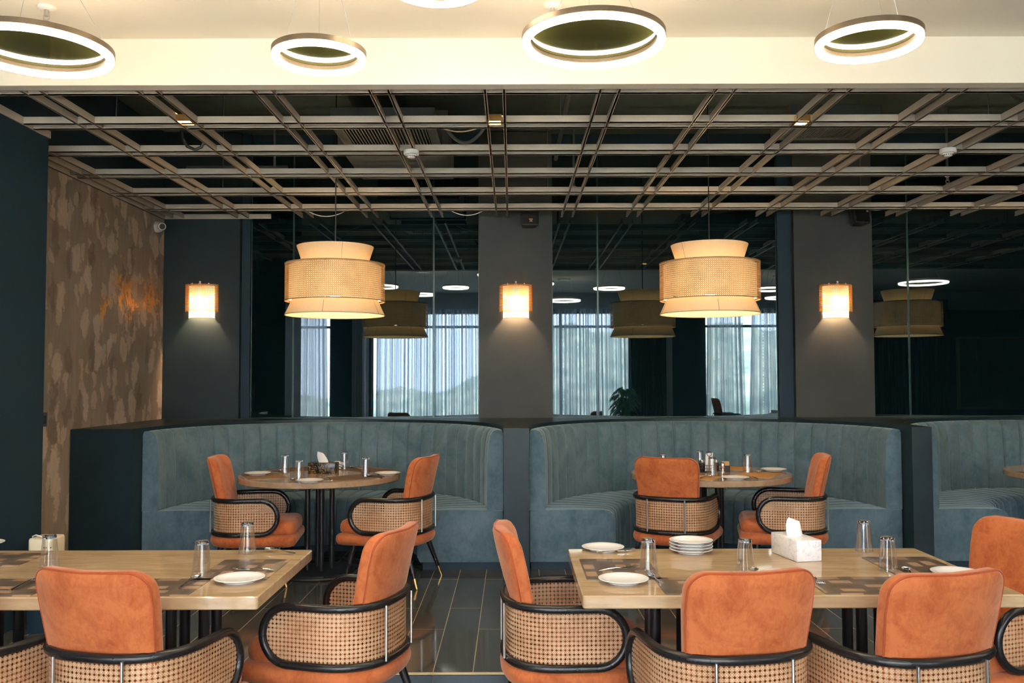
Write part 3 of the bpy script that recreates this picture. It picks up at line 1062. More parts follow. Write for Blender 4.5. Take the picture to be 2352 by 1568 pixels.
# ------------------------------------------------------------------ ring lamps
def ring_lamp(x, y, z, dia, lab, canopy=True):
    t = thing('ring_lamp', lab, 'pendant light', (x, y, z), random.random(), 'glowing ring lamps under the white ceiling')
    r = dia / 2
    w = 0.030 if dia > .5 else 0.026
    seg = 72
    # thin bronze channel above a half-round diffuser
    MB().lathe([(r + .001, .0), (r + .003, .002), (r + .003, .024), (r - w - .003, .024), (r - w - .003, .002), (r - w - .001, .0)], seg, closed=True).build('ring_frame', M['ring_rim'], t, smooth=40)
    MB().lathe([(r, .001), (r + .0005, -.012), (r - .003, -.020), (r - .010, -.024), (r - w + .010, -.024), (r - w + .003, -.020), (r - w - .0005, -.012), (r - w, .001)], seg, closed=True).build('led_diffuser', M['led'], t, smooth=60)
    MB().lathe([(0, .017), (r - w - .004, .017), (r - w - .004, .022), (0, .022)], seg).build('smoked_disc', M['smoke_disc'], t, smooth=30)
    top = ZC - z
    MB().lathe([(r - .002, .0248), (r - w + .002, .0248)], seg).build('added_glow_strip', M['added_glow'], t, smooth=0)  # unseen glowing top face, added to brighten the white ceiling
    cr = min(.09, r * .4)
    for i in range(3):
        a = 2 * pi * i / 3 + .3
        MB().tube([((r - w / 2) * cos(a), (r - w / 2) * sin(a), .024), (cr * cos(a), cr * sin(a), top)], .0012, 5).build('suspension_wire', M['chrome'], t)
    MB().lathe([(0, top - .028), (cr + .02, top - .028), (cr + .02, top), (0, top)], 28).build('canopy', M['white_plastic'], t)
    return t


def ring_at(px, py, Y, dia, lab):
    p = at(px, py, Y)
    ring_lamp(p.x, p.y, p.z - .016, dia, lab)


ring_at(85, 107, 3.75, .605, 'large glowing ring lamp cut by the left edge of the photo')
ring_at(733, 121, 3.78, .395, 'small glowing ring lamp between the two large rings')
ring_at(1363, 84, 3.75, .605, 'large glowing ring lamp above the right table')
ring_at(1995, 86, 3.62, .418, 'small glowing ring lamp at the upper right')
ring_at(1003, -50, 3.55, .41, 'small ring lamp mostly cut off by the top edge')
for x, y, z, d, lab in ((-1.47, 2.6, 2.86, .45, 'ring lamp reflected in the mirror beside the left pendant'),
                        (.95, 1.4, 2.86, .59, 'large ring lamp reflected in the narrow mirror by the middle pilaster'),
                        (4.0, 3.3, 2.86, .6, 'ring lamp reflected behind the right pendant, upper of two'),
                        (4.57, 1.8, 2.86, .5, 'ring lamp reflected behind the right pendant, lower of two'),
                        (6.2, 3.8, 2.90, .7, 'thin ring lamp reflected in the far right mirror')):
    ring_lamp(x, y, z, d, lab)

# ------------------------------------------------------------------ pendant lamps
def pendant(x, y, lab):
    t = thing('pendant_lamp', lab, 'pendant light', (x, y, 1.955), 0, 'three tier cane pendant lamps')
    r1, r2 = .378, .325
    MB().lathe([(r1, 0), (r1 - .003, .001), (r2 - .003, .118), (r2, .118)], 56, closed=True).build('lower_shade', M['shade'], t, smooth=40)
    MB().lathe([(r1 + .002, -.002), (r1 + .002, .003), (r1 - .004, .003), (r1 - .004, -.002)], 56, closed=True).build('lower_rim', M['shade_line'], t)
    MB().lathe([(.377, .108), (.377, .388)], 72, uvlen=True).build('cane_drum', M['cane_lamp'], t, smooth=60)
    MB().lathe([(.380, .104), (.380, .112), (.374, .112), (.374, .104)], 56, closed=True).lathe([(.380, .384), (.380, .392), (.374, .392), (.374, .384)], 56, closed=True).build('drum_rim', M['shade_line'], t)
    MB().lathe([(.350, .118), (.350, .378)], 56).build('drum_liner', M['liner'], t, smooth=60)
    MB().lathe([(.245, .385), (.292, .528), (.290, .528), (.243, .385)], 56, closed=True).build('upper_shade', M['shade'], t, smooth=40)
    mb = MB()
    for i in range(3):
        a = 2 * pi * i / 3 + .5
        mb.tube([(.374 * cos(a), .374 * sin(a), .386), (.02 * cos(a), .02 * sin(a), .386)], .003, 5)
        mb.tube([(.324 * cos(a), .324 * sin(a), .116), (.374 * cos(a), .374 * sin(a), .116)], .003, 5)
        mb.tube([(.374 * cos(a), .374 * sin(a), .388), (.246 * cos(a), .246 * sin(a), .388)], .003, 5)
    mb.build('wire_spider', M['black_metal'], t)
    MB().lathe([(0, .386), (.020, .386), (.024, .33), (.024, .27), (0, .27)], 16).build('lamp_holder', M['black_metal'], t)
    MB().lathe([(0, .27), (.030, .262), (.058, .225), (.064, .195), (.058, .165), (.035, .143), (0, .136)], 20).build('bulb', M['bulb'], t)
    MB().tube([(0, 0, .38), (0, 0, 1.86)], .005, 6).build('cord', M['black_metal'], t)
    MB().lathe([(0, 1.86), (.06, 1.86), (.06, 1.895), (0, 1.895)], 20).build('canopy', M['black_metal'], t)
    # fabric seams
    mb = MB()
    for a in (-1.62, -2.75, -.35, .9, 2.1):
        mb.tube([((r1 + .0008) * cos(a), (r1 + .0008) * sin(a), .003), ((r2 + .0008) * cos(a), (r2 + .0008) * sin(a), .112)], .0016, 4)
    for a in (-1.2, 1.0, 2.6):
        mb.tube([(.2465 * cos(a), .2465 * sin(a), .388), (.2928 * cos(a), .2928 * sin(a), .526)], .001, 4)
    mb.build('seam', M['shade_line'], t)
    return t


pl = pendant(-1.356, 6.83, 'cream and cane pendant lamp above the table with the black tissue box')
dup(pl, 'cream and cane pendant lamp above the table with the condiment caddy', (1.512, 6.80, 1.955), R(65), 'three tier cane pendant lamps')
dup(pl, 'cream and cane pendant lamp seen only as a reflection at far right', (4.62, 6.8, 1.955), R(140), 'three tier cane pendant lamps')

# ------------------------------------------------------------------ wall sconces
def sconce(px, lab):
    p = at(px, 692, 8.5)
    t = thing('wall_sconce', lab, 'wall lamp', (p.x, 8.498, p.z), 0, 'half round cane wall sconces')
    def half(r, z0, z1, m, name, n=24, uv=True, sy=.62):
        mb = MB()
        for i in range(n + 1):
            a = pi + pi * i / n
            for z in (z0, z1):
                mb.v.append((r * cos(a), sy * r * sin(a), z))
        for i in range(n):
            u0, u1 = r * pi * i / n, r * pi * (i + 1) / n
            mb.face((2 * i, 2 * i + 2, 2 * i + 3, 2 * i + 1), ((u0, z0), (u1, z0), (u1, z1), (u0, z1)))
        return mb.build(name, m, t, smooth=60)
    half(.156, -.10, .158, M['cane_sconce'], 'cane_shade')
    half(.122, -.163, .15, M['sconce_liner'], 'inner_shade')
    mb = MB()
    cap = [(.121 * cos(pi + pi * i / 20), .62 * .121 * sin(pi + pi * i / 20)) for i in range(21)]
    mb.prism(cap, .144, .147).build('added_light_stop', M['shade'], t, smooth=0)  # unseen cap added to block the bulb's upward wash on the wall
    mb = MB()
    for r, z in ((.156, .158), (.156, -.10), (.123, -.163)):
        mb.tube([(r * cos(pi + pi * i / 20), .62 * r * sin(pi + pi * i / 20), z) for i in range(21)], .0025, 5)
    mb.build('rim_wire', M['shade_line'], t)
    MB().lathe([(0, .19), (.006, .188), (.008, .180), (.006, .172), (.016, .163), (.018, .155), (0, .150)], 14, (0, -.06, 0)).build('top_finial', M['white_plastic'], t)
    MB().lathe([(0, .172), (.006, .170), (.007, .160), (.004, .15), (0, .15)], 12, (-.078, -.05, 0)).lathe([(0, .172), (.006, .170), (.007, .160), (.004, .15), (0, .15)], 12, (.080, -.05, 0)).build('top_knobs', M['white_plastic'], t)
    MB().box(-.05, .05, -.012, 0, -.06, .10).build('back_plate', M['white_plastic'], t, smooth=0)
    MB().tube([(0, -.012, .05), (0, -.045, .05), (0, -.045, .014)], .008, 8).build('lamp_arm', M['white_plastic'], t)
    MB().lathe([(0, .05), (.015, .048), (.026, .03), (.028, .012), (.022, -.006), (0, -.016)], 16, (0, -.045, -.035)).build('bulb', M['sconce_bulb'], t)


sconce(464, 'lit cane wall sconce on the blue charcoal pilaster beside the plaster wall')
sconce(1185, 'lit cane wall sconce on the middle charcoal pilaster')
sconce(1919, 'lit cane wall sconce on the pilaster right of the second pendant')

# ------------------------------------------------------------------ speakers, camera, switch, white box
def speaker(px, py, rz, tilt, lab, logo):
    p = at(px, py, 8.5)
    t = thing('wall_mounted_speaker', lab, 'speaker', (p.x, 8.5, p.z), 0)
    a = Euler((R(tilt), 0, R(rz))).to_matrix()
    def tr(x, y, z):
        q = a @ Vector((x, y, z)) + Vector((0, -.13, 0))
        return q
    out = [(-.085, 0), (.085, 0), (.058, .11), (-.058, .11)]
    mb = MB().prism(out, -.105, .105)
    mb.map(tr)
    mb.build('cabinet', M['dark_grey'], t, smooth=30, bevel=.012)
    mb = MB().box(-.076, .076, -.006, .001, -.096, .096)
    mb.map(tr)
    mb.build('front_grille', M['black_metal'], t, smooth=30)
    MB().box(-.03, .03, -.06, 0, -.03, .03).build('wall_bracket', M['dark_grey'], t, smooth=0)
    mb = MB().box(logo[0] - .018, logo[0] + .018, -.009, -.006, logo[1] + .002, logo[1] + .012)
    mb.map(tr)
    mb.build('orange_badge', M['orange_mark'], t, smooth=0)
    lx, lz = logo[0] - .013, logo[1] - .017
    mb = MB()
    for q in ((.004, .0, .006, .015), (.0, .0, .004, .003), (.010, 0, .012, .015), (.012, 0, .016, .002), (.012, .0065, .016, .0085), (.012, .013, .016, .015), (.016, .001, .018, .007), (.016, .008, .018, .014), (.021, 0, .0232, .015), (.0232, 0, .028, .0025)):
        mb.box(lx + q[0], lx + q[2], -.009, -.006, lz + q[1], lz + q[3])
    mb.map(tr)
    mb.build('white_lettering', M['white_mark'], t, smooth=0)


speaker(1217, 498, 8, -8, 'dark speaker with orange badge high on the middle pilaster', (.005, -.055))
speaker(1967, 493, 14, -12, 'dark speaker angled high on the pilaster right of the second pendant', (.055, .02))

p = at(376, 521, 8.3)
t = thing('wall_security_camera', 'white security camera in the corner of the plaster wall', 'camera', (-3.33, p.y, p.z))
MB().lathe([(0, 0), (.05, 0), (.052, .012), (.048, .045), (.03, .06), (0, .062)], 24).map(lambda x, y, z: (z, y, x)).build('mount_dome', M['white_plastic'], t)
d = Vector((.55, -.75, -.12)).normalized()
c0 = Vector((.045, -.02, .0))
MB().tube([c0, c0 + d * .02, c0 + d * .085], [.028, .034, .034], 18).build('camera_barrel', M['white_plastic'], t)
MB().tube([c0 + d * .085, c0 + d * .088], [.027, .027], 18).build('lens', M['dark_grey'], t)

p = onz(97, 964, 1.25)
t = thing('wall_switch_plate', 'dark switch plate on the plaster wall beside the blue pier', 'switch plate', (-3.33, 6.30, at(97, 964, 6.3).z))
MB().box(0, .012, -.09, .09, -.05, .05).build('plate', M['duct'], t, smooth=30, bevel=.003)
MB().box(.012, .016, -.065, .065, -.028, .028).build('rocker', M['dark_grey'], t, smooth=0)

p = at(108, 1231, 5.30)
t = thing('cream_case', 'cream metal case with a white lead on a dark stand behind the left table', 'case', (p.x, 5.30, 0))
zt = p.z
ol = rrect(.145, .16, .02)
MB().slab(ol, [(0.004, zt - .20), (0, zt - .19), (0, zt - .012), (.004, zt - .003), (.012, zt)]).build('case_body', M['cream_plastic'], t, smooth=50)
MB().box(-.07, .07, -.075, .075, 0, zt - .20).build('stand', M['blue_black'], t, smooth=30, bevel=.004)
MB().tube([(-.05, -.06, zt - .005), (-.045, -.075, zt + .012), (-.02, -.085, zt + .022), (.015, -.085, zt + .012), (.03, -.085, zt - .01), (.032, -.083, zt - .05)], .0035, 7).build('lead', M['white_plastic'], t)
MB().box(.022, .03, -.084, -.079, zt - .055, zt - .048).box(.036, .042, -.084, -.079, zt - .055, zt - .048).box(.062, .068, -.084, -.079, zt - .055, zt - .048).build('socket', M['red_bit'], t, smooth=0)

# ------------------------------------------------------------------ chairs
def plan(W, yb, yf, n=14):
    """U shaped plan curve from the left arm round the back to the right arm (front is +y)."""
    pts = [(-W, yf)]
    rx, ry = W, min(0.26, yf - yb - 0.02)
    pts += [(-W, yb + ry + (yf - yb - ry) * .5)]
    e = 2.6
    for i in range(n + 1):
        a = pi + pi * i / n
        cx_, sy_ = cos(a), sin(a)
        pts.append((rx * math.copysign(abs(cx_) ** (2 / e), cx_), yb + ry + ry * math.copysign(abs(sy_) ** (2 / e), sy_)))
    pts += [(W, yb + ry + (yf - yb - ry) * .5), (W, yf)]
    return pts


def make_chair(label):
    t = thing('dining_chair', label, 'chair', (0, 0, 0), 0, 'orange velvet cane dining chairs')
    W, YBk, YFr = .278, -.262, .105
    zt, zb = .612, .376
    r = (zt - zb) / 2
    zm = (zt + zb) / 2
    pl = plan(W, YBk, YFr, 44)
    path = [(x, y, zt) for x, y in pl]
    path += [(W, YFr + r * sin(R(a)), zm + r * cos(R(a))) for a in range(10, 180, 10)]
    path += [(x, y, zb) for x, y in pl[::-1]]
    path += [(-W, YFr + r * sin(R(a)), zm - r * cos(R(a))) for a in range(10, 180, 10)]
    MB().tube(path, .0175, 12, closed=True).build('bentwood_frame', M['black_wood'], t, smooth=60)
    # cane panel
    cols = []
    k = .99
    for q in range(8, 0, -1):
        yy = YFr + r * sin(pi / 2 * q / 8)
        cols.append((-W * k, yy, r * cos(pi / 2 * q / 8)))
    cols += [(x * k, y * k, r) for x, y in pl]
    for q in range(1, 9):
        yy = YFr + r * sin(pi / 2 * q / 8)
        cols.append((W * k, yy, r * cos(pi / 2 * q / 8)))
    mb = MB()
    u = 0
    us = [0]
    for i in range(1, len(cols)):
        u += sqrt((cols[i][0] - cols[i - 1][0]) ** 2 + (cols[i][1] - cols[i - 1][1]) ** 2)
        us.append(u)
    for x, y, h in cols:
        mb.v += [(x, y, zm - h), (x, y, zm + h)]
    for i in range(len(cols) - 1):
        a, c = 2 * i, 2 * i + 2
        mb.face((a, c, c + 1, a + 1), ((us[i], -cols[i][2]), (us[i + 1], -cols[i + 1][2]), (us[i + 1], cols[i + 1][2]), (us[i], cols[i][2])))
    mb.build('cane_panel', M['cane'], t, smooth=60)
    for s in (-1, 1):
        MB().tube([(s * .135, -.268, zb + .004), (s * .135, -.268, zt - .004)], .0055, 8).build('chrome_rod', M['chrome'], t)
    # seat pads
    ol = plan(.292, -.28, .20, 26)
    ol = ol + arc(.292 - .06, .33 - .06 + .02, .06, 0, 90, 6) + arc(-.292 + .06, .33 - .06 + .02, .06, 90, 180, 6)
    MB().slab(ol, [(.035, .283), (.014, .290), (.002, .310), (0, .328), (.004, .345), (.016, .358), (.036, .364)], (0, .002)).build('seat_base', M['orange'], t, smooth=60)
    ol = plan(.250, -.22, .20, 26)
    ol = ol + arc(.250 - .07, .31 - .06 + .02, .07, 0, 90, 6) + arc(-.250 + .07, .31 - .06 + .02, .07, 90, 180, 6)
    MB().slab(ol, [(.02, .362), (.004, .372), (0, .40), (.003, .425), (.014, .444), (.035, .455)], (0, .016)).build('seat_cushion', M['orange'], t, smooth=60)
    # upholstered back
    w0, w1, z0, z1, th = .210, .228, .458, .908, .070
    H = z1 - z0
    n = 8
    rc = .070
    ol = [(-.5, 0)] + [(.5, 0)]
    half_ = []
    o2 = [(w0 * .93, 0.0), (w0 * .98, .10 * H), (w0 + (w1 - w0) * .4, .4 * H), (w1, .70 * H)]
    o2 += [(w1 - rc + rc * cos(R(a)), H - rc + rc * sin(R(a))) for a in range(0, 91, 11)]
    o2 += [(w1 * .35, H - .001), (0.0, H - .003)]
    right = o2
    left = [(-x, y) for x, y in o2[::-1]][1:]
    ol = right + left
    ol = ol[::1]
    prof = [(.016, -th / 2), (.004, -th / 2 + .008), (0, -th / 2 + .018), (0, th / 2 - .022), (.006, th / 2 - .010), (.022, th / 2)]

    def bend(x, y, z):
        zz = z0 + y
        rec = -.184 - .098 * (y / H) ** 1.15
        return (x, rec + z + 0.85 * x * x * (1.0 if abs(x) < .3 else 1), zz)
    mb = MB().slab(ol, prof, (-.004, .016))
    mb.map(bend)
    back = mb.build('backrest', M['orange'], t, smooth=60)
    # piping along the rear edge
    P = [Vector((p[0], p[1], 0)) for p in ol]
    pts = []
    m = len(P)
    for i in range(m):
        tg = (P[(i + 1) % m] - P[i - 1]).normalized()
        nr = Vector((-tg.y, tg.x, 0))
        q = P[i] + nr * .002
        if q.y > .06 * H:
            pts.append(bend(q.x, q.y, -th / 2 + .010))
    MB().tube(pts, .0042, 6).build('piping', M['piping'], back, smooth=60)
    for sx, sy in ((-1, -1), (1, -1), (-1, 1), (1, 1)):
        top = Vector((sx * .20, -.17 if sy < 0 else .22, .30))
        bot = Vector((sx * .245, -.275 if sy < 0 else .285, 0.0))
        q = top.lerp(bot, .77)
        leg = MB().tube([top, top.lerp(bot, .4), q], [.021, .018, .0145], 12).build('leg', M['black_wood'], t)
        MB().tube([q, q.lerp(bot, .5), bot], [.0150, .0130, .0110], 12).build('brass_tip', M['brass'], leg)
    return t


ch = make_chair('orange velvet chair seen from behind at the left table')
ch.location = (-1.365, 3.30, ZN)
ch.rotation_euler.z = R(-14)
for (x, y, z, rz, lab) in (
        (-1.985, 3.30, ZN, -18, 'orange chair cut off at the lower left corner'),
        (.755, 3.26, ZN, 10, 'orange chair seen from behind in front of the marble tissue box'),
        (1.375, 3.23, ZN, 15, 'orange chair seen from behind at the right front of the right table'),
        (-.745, 3.95, ZN, 74, 'orange chair at the end of the left table, side on'),
        (.225, 3.93, ZN, -87, 'orange chair at the left end of the right table, side on'),
        (2.03, 3.91, ZN, 110, 'orange chair at the right end of the right table, cut by the photo edge'),
        (-1.905, 6.58, 0, -84, 'orange chair left of the round table with the black tissue box'),
        (-.865, 6.60, 0, 74, 'orange chair right of the round table with the black tissue box'),
        (1.19, 6.585, 0, -24, 'orange chair seen from behind at the round table with the caddy'),
        (2.02, 6.61, 0, 78, 'orange chair right of the round table with the condiment caddy')):
    dup(ch, lab, (x, y, z), R(rz))
# chairs of the window side, seen only in the mirrors
box('trim_11', M['floor'], 3.2, 6.4, -0.85, 0.9, ZN, 0.18)
struct(bpy.data.objects['trim_11'], 'low platform by the narrow window')
dup(ch, 'chair by the narrow window, seen dark in the mirror behind the right pendant', (4.05, 0.1, 0.18), R(-90))
dup(ch, 'chair by the wide window, seen dark in the mirror under the left pendant', (-2.1, -.2, ZN), R(-160))
dup(ch, 'chair by the potted plant, seen dark in the mirror', (1.38, -.35, ZN), R(100))

# potted plant behind the camera (mirrored)
t = thing('potted_plant', 'bushy green potted plant seen reflected by the black drape', 'plant', (2.08, -.05, ZN))
MB().lathe([(0, 0), (.15, 0), (.19, .45), (.17, .45), (.16, .42), (0, .42)], 24).build('pot', M['pot'], t)
mb = MB()
lv = MB()
rng = random.Random(5)
for i in range(90):
    a = rng.uniform(0, 2 * pi)
    h = rng.uniform(.75, 1.38)
    rr = rng.uniform(.04, .20)
    b0 = Vector((rng.uniform(-.06, .06), rng.uniform(-.06, .06), .4))
    b1 = Vector((rr * cos(a), rr * sin(a), h))
    mid = b0.lerp(b1, .55) + Vector((0, 0, .12))
    mb.tube([b0, mid, b1], .006, 5)
    d = Vector((cos(a), sin(a), -.25)).normalized()
    s = d.cross(Vector((0, 0, 1))).normalized()
    L = rng.uniform(.12, .20)
    n0 = len(lv.v)
    for f, wv in ((0, .006), (.25, .036), (.5, .044), (.8, .026), (1, .003)):
        c = b1 + d * (L * f) + Vector((0, 0, -.10 * f * f))
        up = Vector((0, 0, .015))
        lv.v += [tuple(c - s * wv), tuple(c + up), tuple(c + s * wv)]
    for k in range(4):
        q = n0 + 3 * k
        lv.face((q, q + 1, q + 4, q + 3))
        lv.face((q + 1, q + 2, q + 5, q + 4))
mb.build('stem', M['leaf'], t)
tag(lv.build('foliage', M['leaf'], t, smooth=60), kind='stuff')

# ------------------------------------------------------------------ tables
def rect_table(x0, x1, y0, y1, zf, zt, lab):
    cx, cy = (x0 + x1) / 2, (y0 + y1) / 2
    t = thing('dining_table', lab, 'table', (cx, cy, zf))
    h = zt - zf
    ol = rrect(x1 - x0, y1 - y0, .012, 4)
    MB().slab(ol, [(.004, h - .048), (0, h - .044), (0, h - .004), (.004, h)]).build('tabletop', M['table'], t, smooth=40)
    for sx in (-1, 1):
        px = sx * .42
        MB().box(px - .22, px + .22, -.26, .26, h - .060, h - .048).build('mounting_plate', M['black_metal'], t, smooth=0)
        for i in range(4):
            a = pi / 4 + i * pi / 2
            MB().tube([(px + .095 * cos(a), .11 * sin(a), .014), (px + .095 * cos(a), .11 * sin(a), h - .058)], .022, 14).build('pedestal_tube', M['black_metal'], t)
        MB().lathe([(0, 0), (.24, 0), (.24, .010), (.22, .016), (0, .016)], 40, (px, 0, 0)).build('foot_plate', M['black_metal'], t)
    return t


ZT = .67
rect_table(-2.556, -.935, 3.308, 4.212, ZN, ZT, 'long brown stone table at the left with one end in view')
rect_table(.257, 1.880, 3.308, 4.212, ZN, ZT, 'long brown stone table at the right with the marble tissue box')
ZR = .737


def round_table(cx, cy, lab):
    t = thing('round_table', lab, 'table', (cx, cy, 0), 0, 'round booth tables')
    rr = .612
    MB().lathe([(0, ZR), (rr - .005, ZR), (rr, ZR - .005), (rr, ZR - .040), (rr - .006, ZR - .045), (0, ZR - .045)][::-1], 72).build('tabletop', M['round_table'], t, smooth=40)
    MB().lathe([(0, ZR - .058), (.30, ZR - .058), (.30, ZR - .046), (0, ZR - .046)], 32).build('mounting_plate', M['black_metal'], t, smooth=30)
    for a in (20, 110, 200, 290):
        MB().tube([(.093 * cos(R(a)), .093 * sin(R(a)), .012), (.093 * cos(R(a)), .093 * sin(R(a)), ZR - .056)], .0205, 14).build('pedestal_tube', M['black_metal'], t)
    MB().lathe([(0, 0), (.27, 0), (.27, .008), (.0, .012)], 40).build('foot_plate', M['black_metal'], t, smooth=30)
    MB().tube([(.40 * cos(2 * pi * i / 48), .40 * sin(2 * pi * i / 48), .012) for i in range(48)], .012, 8, closed=True).build('base_ring', M['black_metal'], t)
    mb = MB()
    for a in (20, 110, 200, 290):
        mb.tube([(.26 * cos(R(a)), .26 * sin(R(a)), .008), (.40 * cos(R(a)), .40 * sin(R(a)), .010)], .008, 8)
    mb.build('base_spokes', M['black_metal'], t)
    return t


TL = (-1.485, 6.93)
TR = (1.535, 6.95)
T3 = (4.485, 6.93)
round_table(*TL, 'round brown table in the left booth with the black tissue box')
round_table(*TR, 'round brown table in the middle booth with the condiment caddy')
round_table(*T3, 'round brown table in the third booth, cut by the right edge')

# ------------------------------------------------------------------ tableware
protos = {}


def place(name, maker, label, cat, loc, rz=0.0, group=None, key=None):
    key = key or name
    if key not in protos:
        t = thing(name, label, cat, loc, rz, group)
        maker(t)
        protos[key] = t
        return t
    return dup(protos[key], label, loc, rz, group)


def mk_plate(t, r=.098):
    MB().lathe([(0, 0), (r * .62, 0), (r * .64, .004), (r * .80, .010), (r, .0165), (r + .0005, .0185), (r - .003, .0195), (r * .80, .0135), (r * .62, .0075), (0, .0065)], 44).build('plate_body', M['white_ceramic'], t, smooth=50)


def mk_glass(t):
    # tumbler turned upside down: open rim on the table
    H, rb, rt = .138, .0395, .0275
    n = 10
    prof = [(rb - .0008, .0)] + [(rb + (rt - rb) * i / n, .0008 + (H - .014) * i / n) for i in range(n + 1)]
    MB().lathe(prof, 40).build('tumbler_wall', M['thin_glass'], t, smooth=50)
    MB().lathe([(0, H - .0135), (rt - .0004, H - .0135), (rt - .0006, H - .003), (rt - .0035, H), (0, H - .001)], 36).build('thick_base', M['glass'], t, smooth=50)


def mk_spoon(t):
    mb = MB()
    n, m = 12, 5
    top = []
    for s, dz in ((0, 0), (1, .0012)):
        base = len(mb.v)
        for j in range(m + 1):
            q = j / m
            for i in range(n):
                a = 2 * pi * i / n
                x = .019 * q * cos(a) * (1 - .12 * sin(a))
                y = .029 * q * sin(a)
                mb.v.append((x, y, .0025 + .010 * q * q + dz))
        for j in range(m):
            for i in range(n):
                k = (i + 1) % n
                f = (base + j * n + i, base + j * n + k, base + (j + 1) * n + k, base + (j + 1) * n + i)
                mb.face(f if s else f[::-1])
    for i in range(n):
        k = (i + 1) % n
        a0, b0 = m * n + i, m * n + k
        off = (m + 1) * n
        mb.face((a0, b0, b0 + off, a0 + off))
    mb.build('bowl', M['steel'], t, smooth=60)
    pts = [(0, -.028, .012), (0, -.05, .016), (0, -.09, .010), (0, -.13, .006), (0, -.162, .004)]
    mb = MB().tube(pts, [.0034, .0028, .0034, .0048, .0050], 8)
    mb.map(lambda x, y, z: (x * 1.25, y, z if z < .002 else z))
    mb.build('handle', M['steel'], t, smooth=60)


def mk_fork(t):
    mb = MB()
    for i in range(4):
        x = -.0105 + .007 * i
        mb.tube([(x, .055, .011), (x, .035, .005), (x, .012, .004)], [.0010, .0017, .0019], 6)
    mb.build('tines', M['steel'], t, smooth=60)
    out = [(-.0125, .016), (-.0120, .0), (-.006, -.018), (-.003, -.03), (.003, -.03), (.006, -.018), (.0120, .0), (.0125, .016)]
    mb = MB().prism(out, .003, .0052).tube([(0, -.026, .0045), (0, -.05, .009), (0, -.09, .008), (0, -.135, .004)], [.0030, .0028, .0040, .0052], 8)
    mb.build('handle', M['steel'], t, smooth=40)


def mat_thing(name, m, corners, z, label, cat='placemat', grp='placemats', th=.003):
    """corners: pixel corners on the level z, in order; fitted as a rectangle"""
    P = [onz(px, py, z) for px, py in corners]
    c = sum(P, Vector()) / 4
    e1 = ((P[1] - P[0]) + (P[2] - P[3])) / 2
    e2 = ((P[3] - P[0]) + (P[2] - P[1])) / 2
    return flat_mat(name, m, c.x, c.y, z, e1.length, e2.length, math.atan2(e1.y, e1.x), label, cat, grp, th)


def flat_mat(name, m, x, y, z, w, d, rz, label, cat='placemat', grp='placemats', th=.003):
    ol = rrect(w, d, .012, 4)
    o = MB().slab(ol, [(0, 0), (0, th - .0008), (.001, th)]).build(name, m, smooth=40)
    o.location = (x, y, z)
    o.rotation_euler.z = rz
    return tag(o, label, cat, grp)


MH = .003
# left table mats
flat_mat('placemat', M['mat_plaid'], -1.123, 3.775, ZT, .40, .29, R(90), 'plaid brown placemat at the right end of the left table')
flat_mat('placemat', M['mat_plaid'], -1.399, 3.461, ZT, .40, .28, R(0), 'plaid placemat beside the plate and spoon on the left table')
flat_mat('placemat', M['mat_plaid'], -1.980, 3.465, ZT, .40, .28, R(0), 'plaid placemat at the left edge of the photo')
flat_mat('placemat', M['mat_plaid'], -2.323, 3.998, ZT, .40, .28, R(0), 'placemat corner at the far left under the cut off plate')
# right table mats
flat_mat('placemat', M['mat_plaid'], 0.443, 3.765, ZT, .40, .30, R(90), 'plaid placemat at the left end of the right table')
flat_mat('placemat', M['mat_plaid'], 0.762, 3.456, ZT, .40, .28, R(0), 'placemat on the right table behind the chair in front of the tissue box')
flat_mat('placemat', M['mat_plaid'], 1.352, 3.456, ZT, .40, .28, R(0), 'placemat on the right table behind the front right chair')
flat_mat('placemat', M['mat_plaid'], 1.695, 3.794, ZT, .40, .30, R(90), 'plaid placemat at the right end of the right table')

GP = 'white side plates'
for px, py, lab, zz in ((550, 1335, 'white plate on the near right corner of the left table', ZT),
                        (-42, 1254, 'white plate cut by the left edge of the photo', ZT),
                        (1385, 1263, 'white plate at the far left corner of the right table', ZT),
                        (1432, 1337, 'white plate at the near left corner of the right table', ZT),
                        (1806, 1328, 'white plate behind the chair in front of the marble tissue box', ZT),
                        (2198, 1322, 'white plate at the right end of the right table', ZT),
                        (592, 1090, 'white plate at the left of the table with the black tissue box', ZR),
                        (711, 1107, 'white plate at the front of the table with the black tissue box', ZR),
                        (890, 1090, 'white plate at the right of the table with the black tissue box', ZR),
                        (1689, 1100, 'white plate at the front of the table with the caddy', ZR),
                        (1777, 1081, 'white plate at the right of the table with the caddy', ZR),
                        (1572, 1070, 'white plate half hidden behind a chair at the caddy table', ZR)):
    place('side_plate', mk_plate, lab, 'plate', onz(px, py, zz + .0005 + (MH if px in (592, 1777) else 0)) * 1, random.random() * 6, GP)
p = onz(1587, 1268, ZT + .0005)
for i in range(4):
    place('side_plate', mk_plate, ['bottom plate of the stack on the right table', 'second plate from the bottom of the stack', 'third plate from the bottom of the stack', 'top plate of the stack on the right table'][i], 'plate', (p.x + .001 * (i % 2), p.y, p.z + .0135 * i), i, 'stacked white plates')

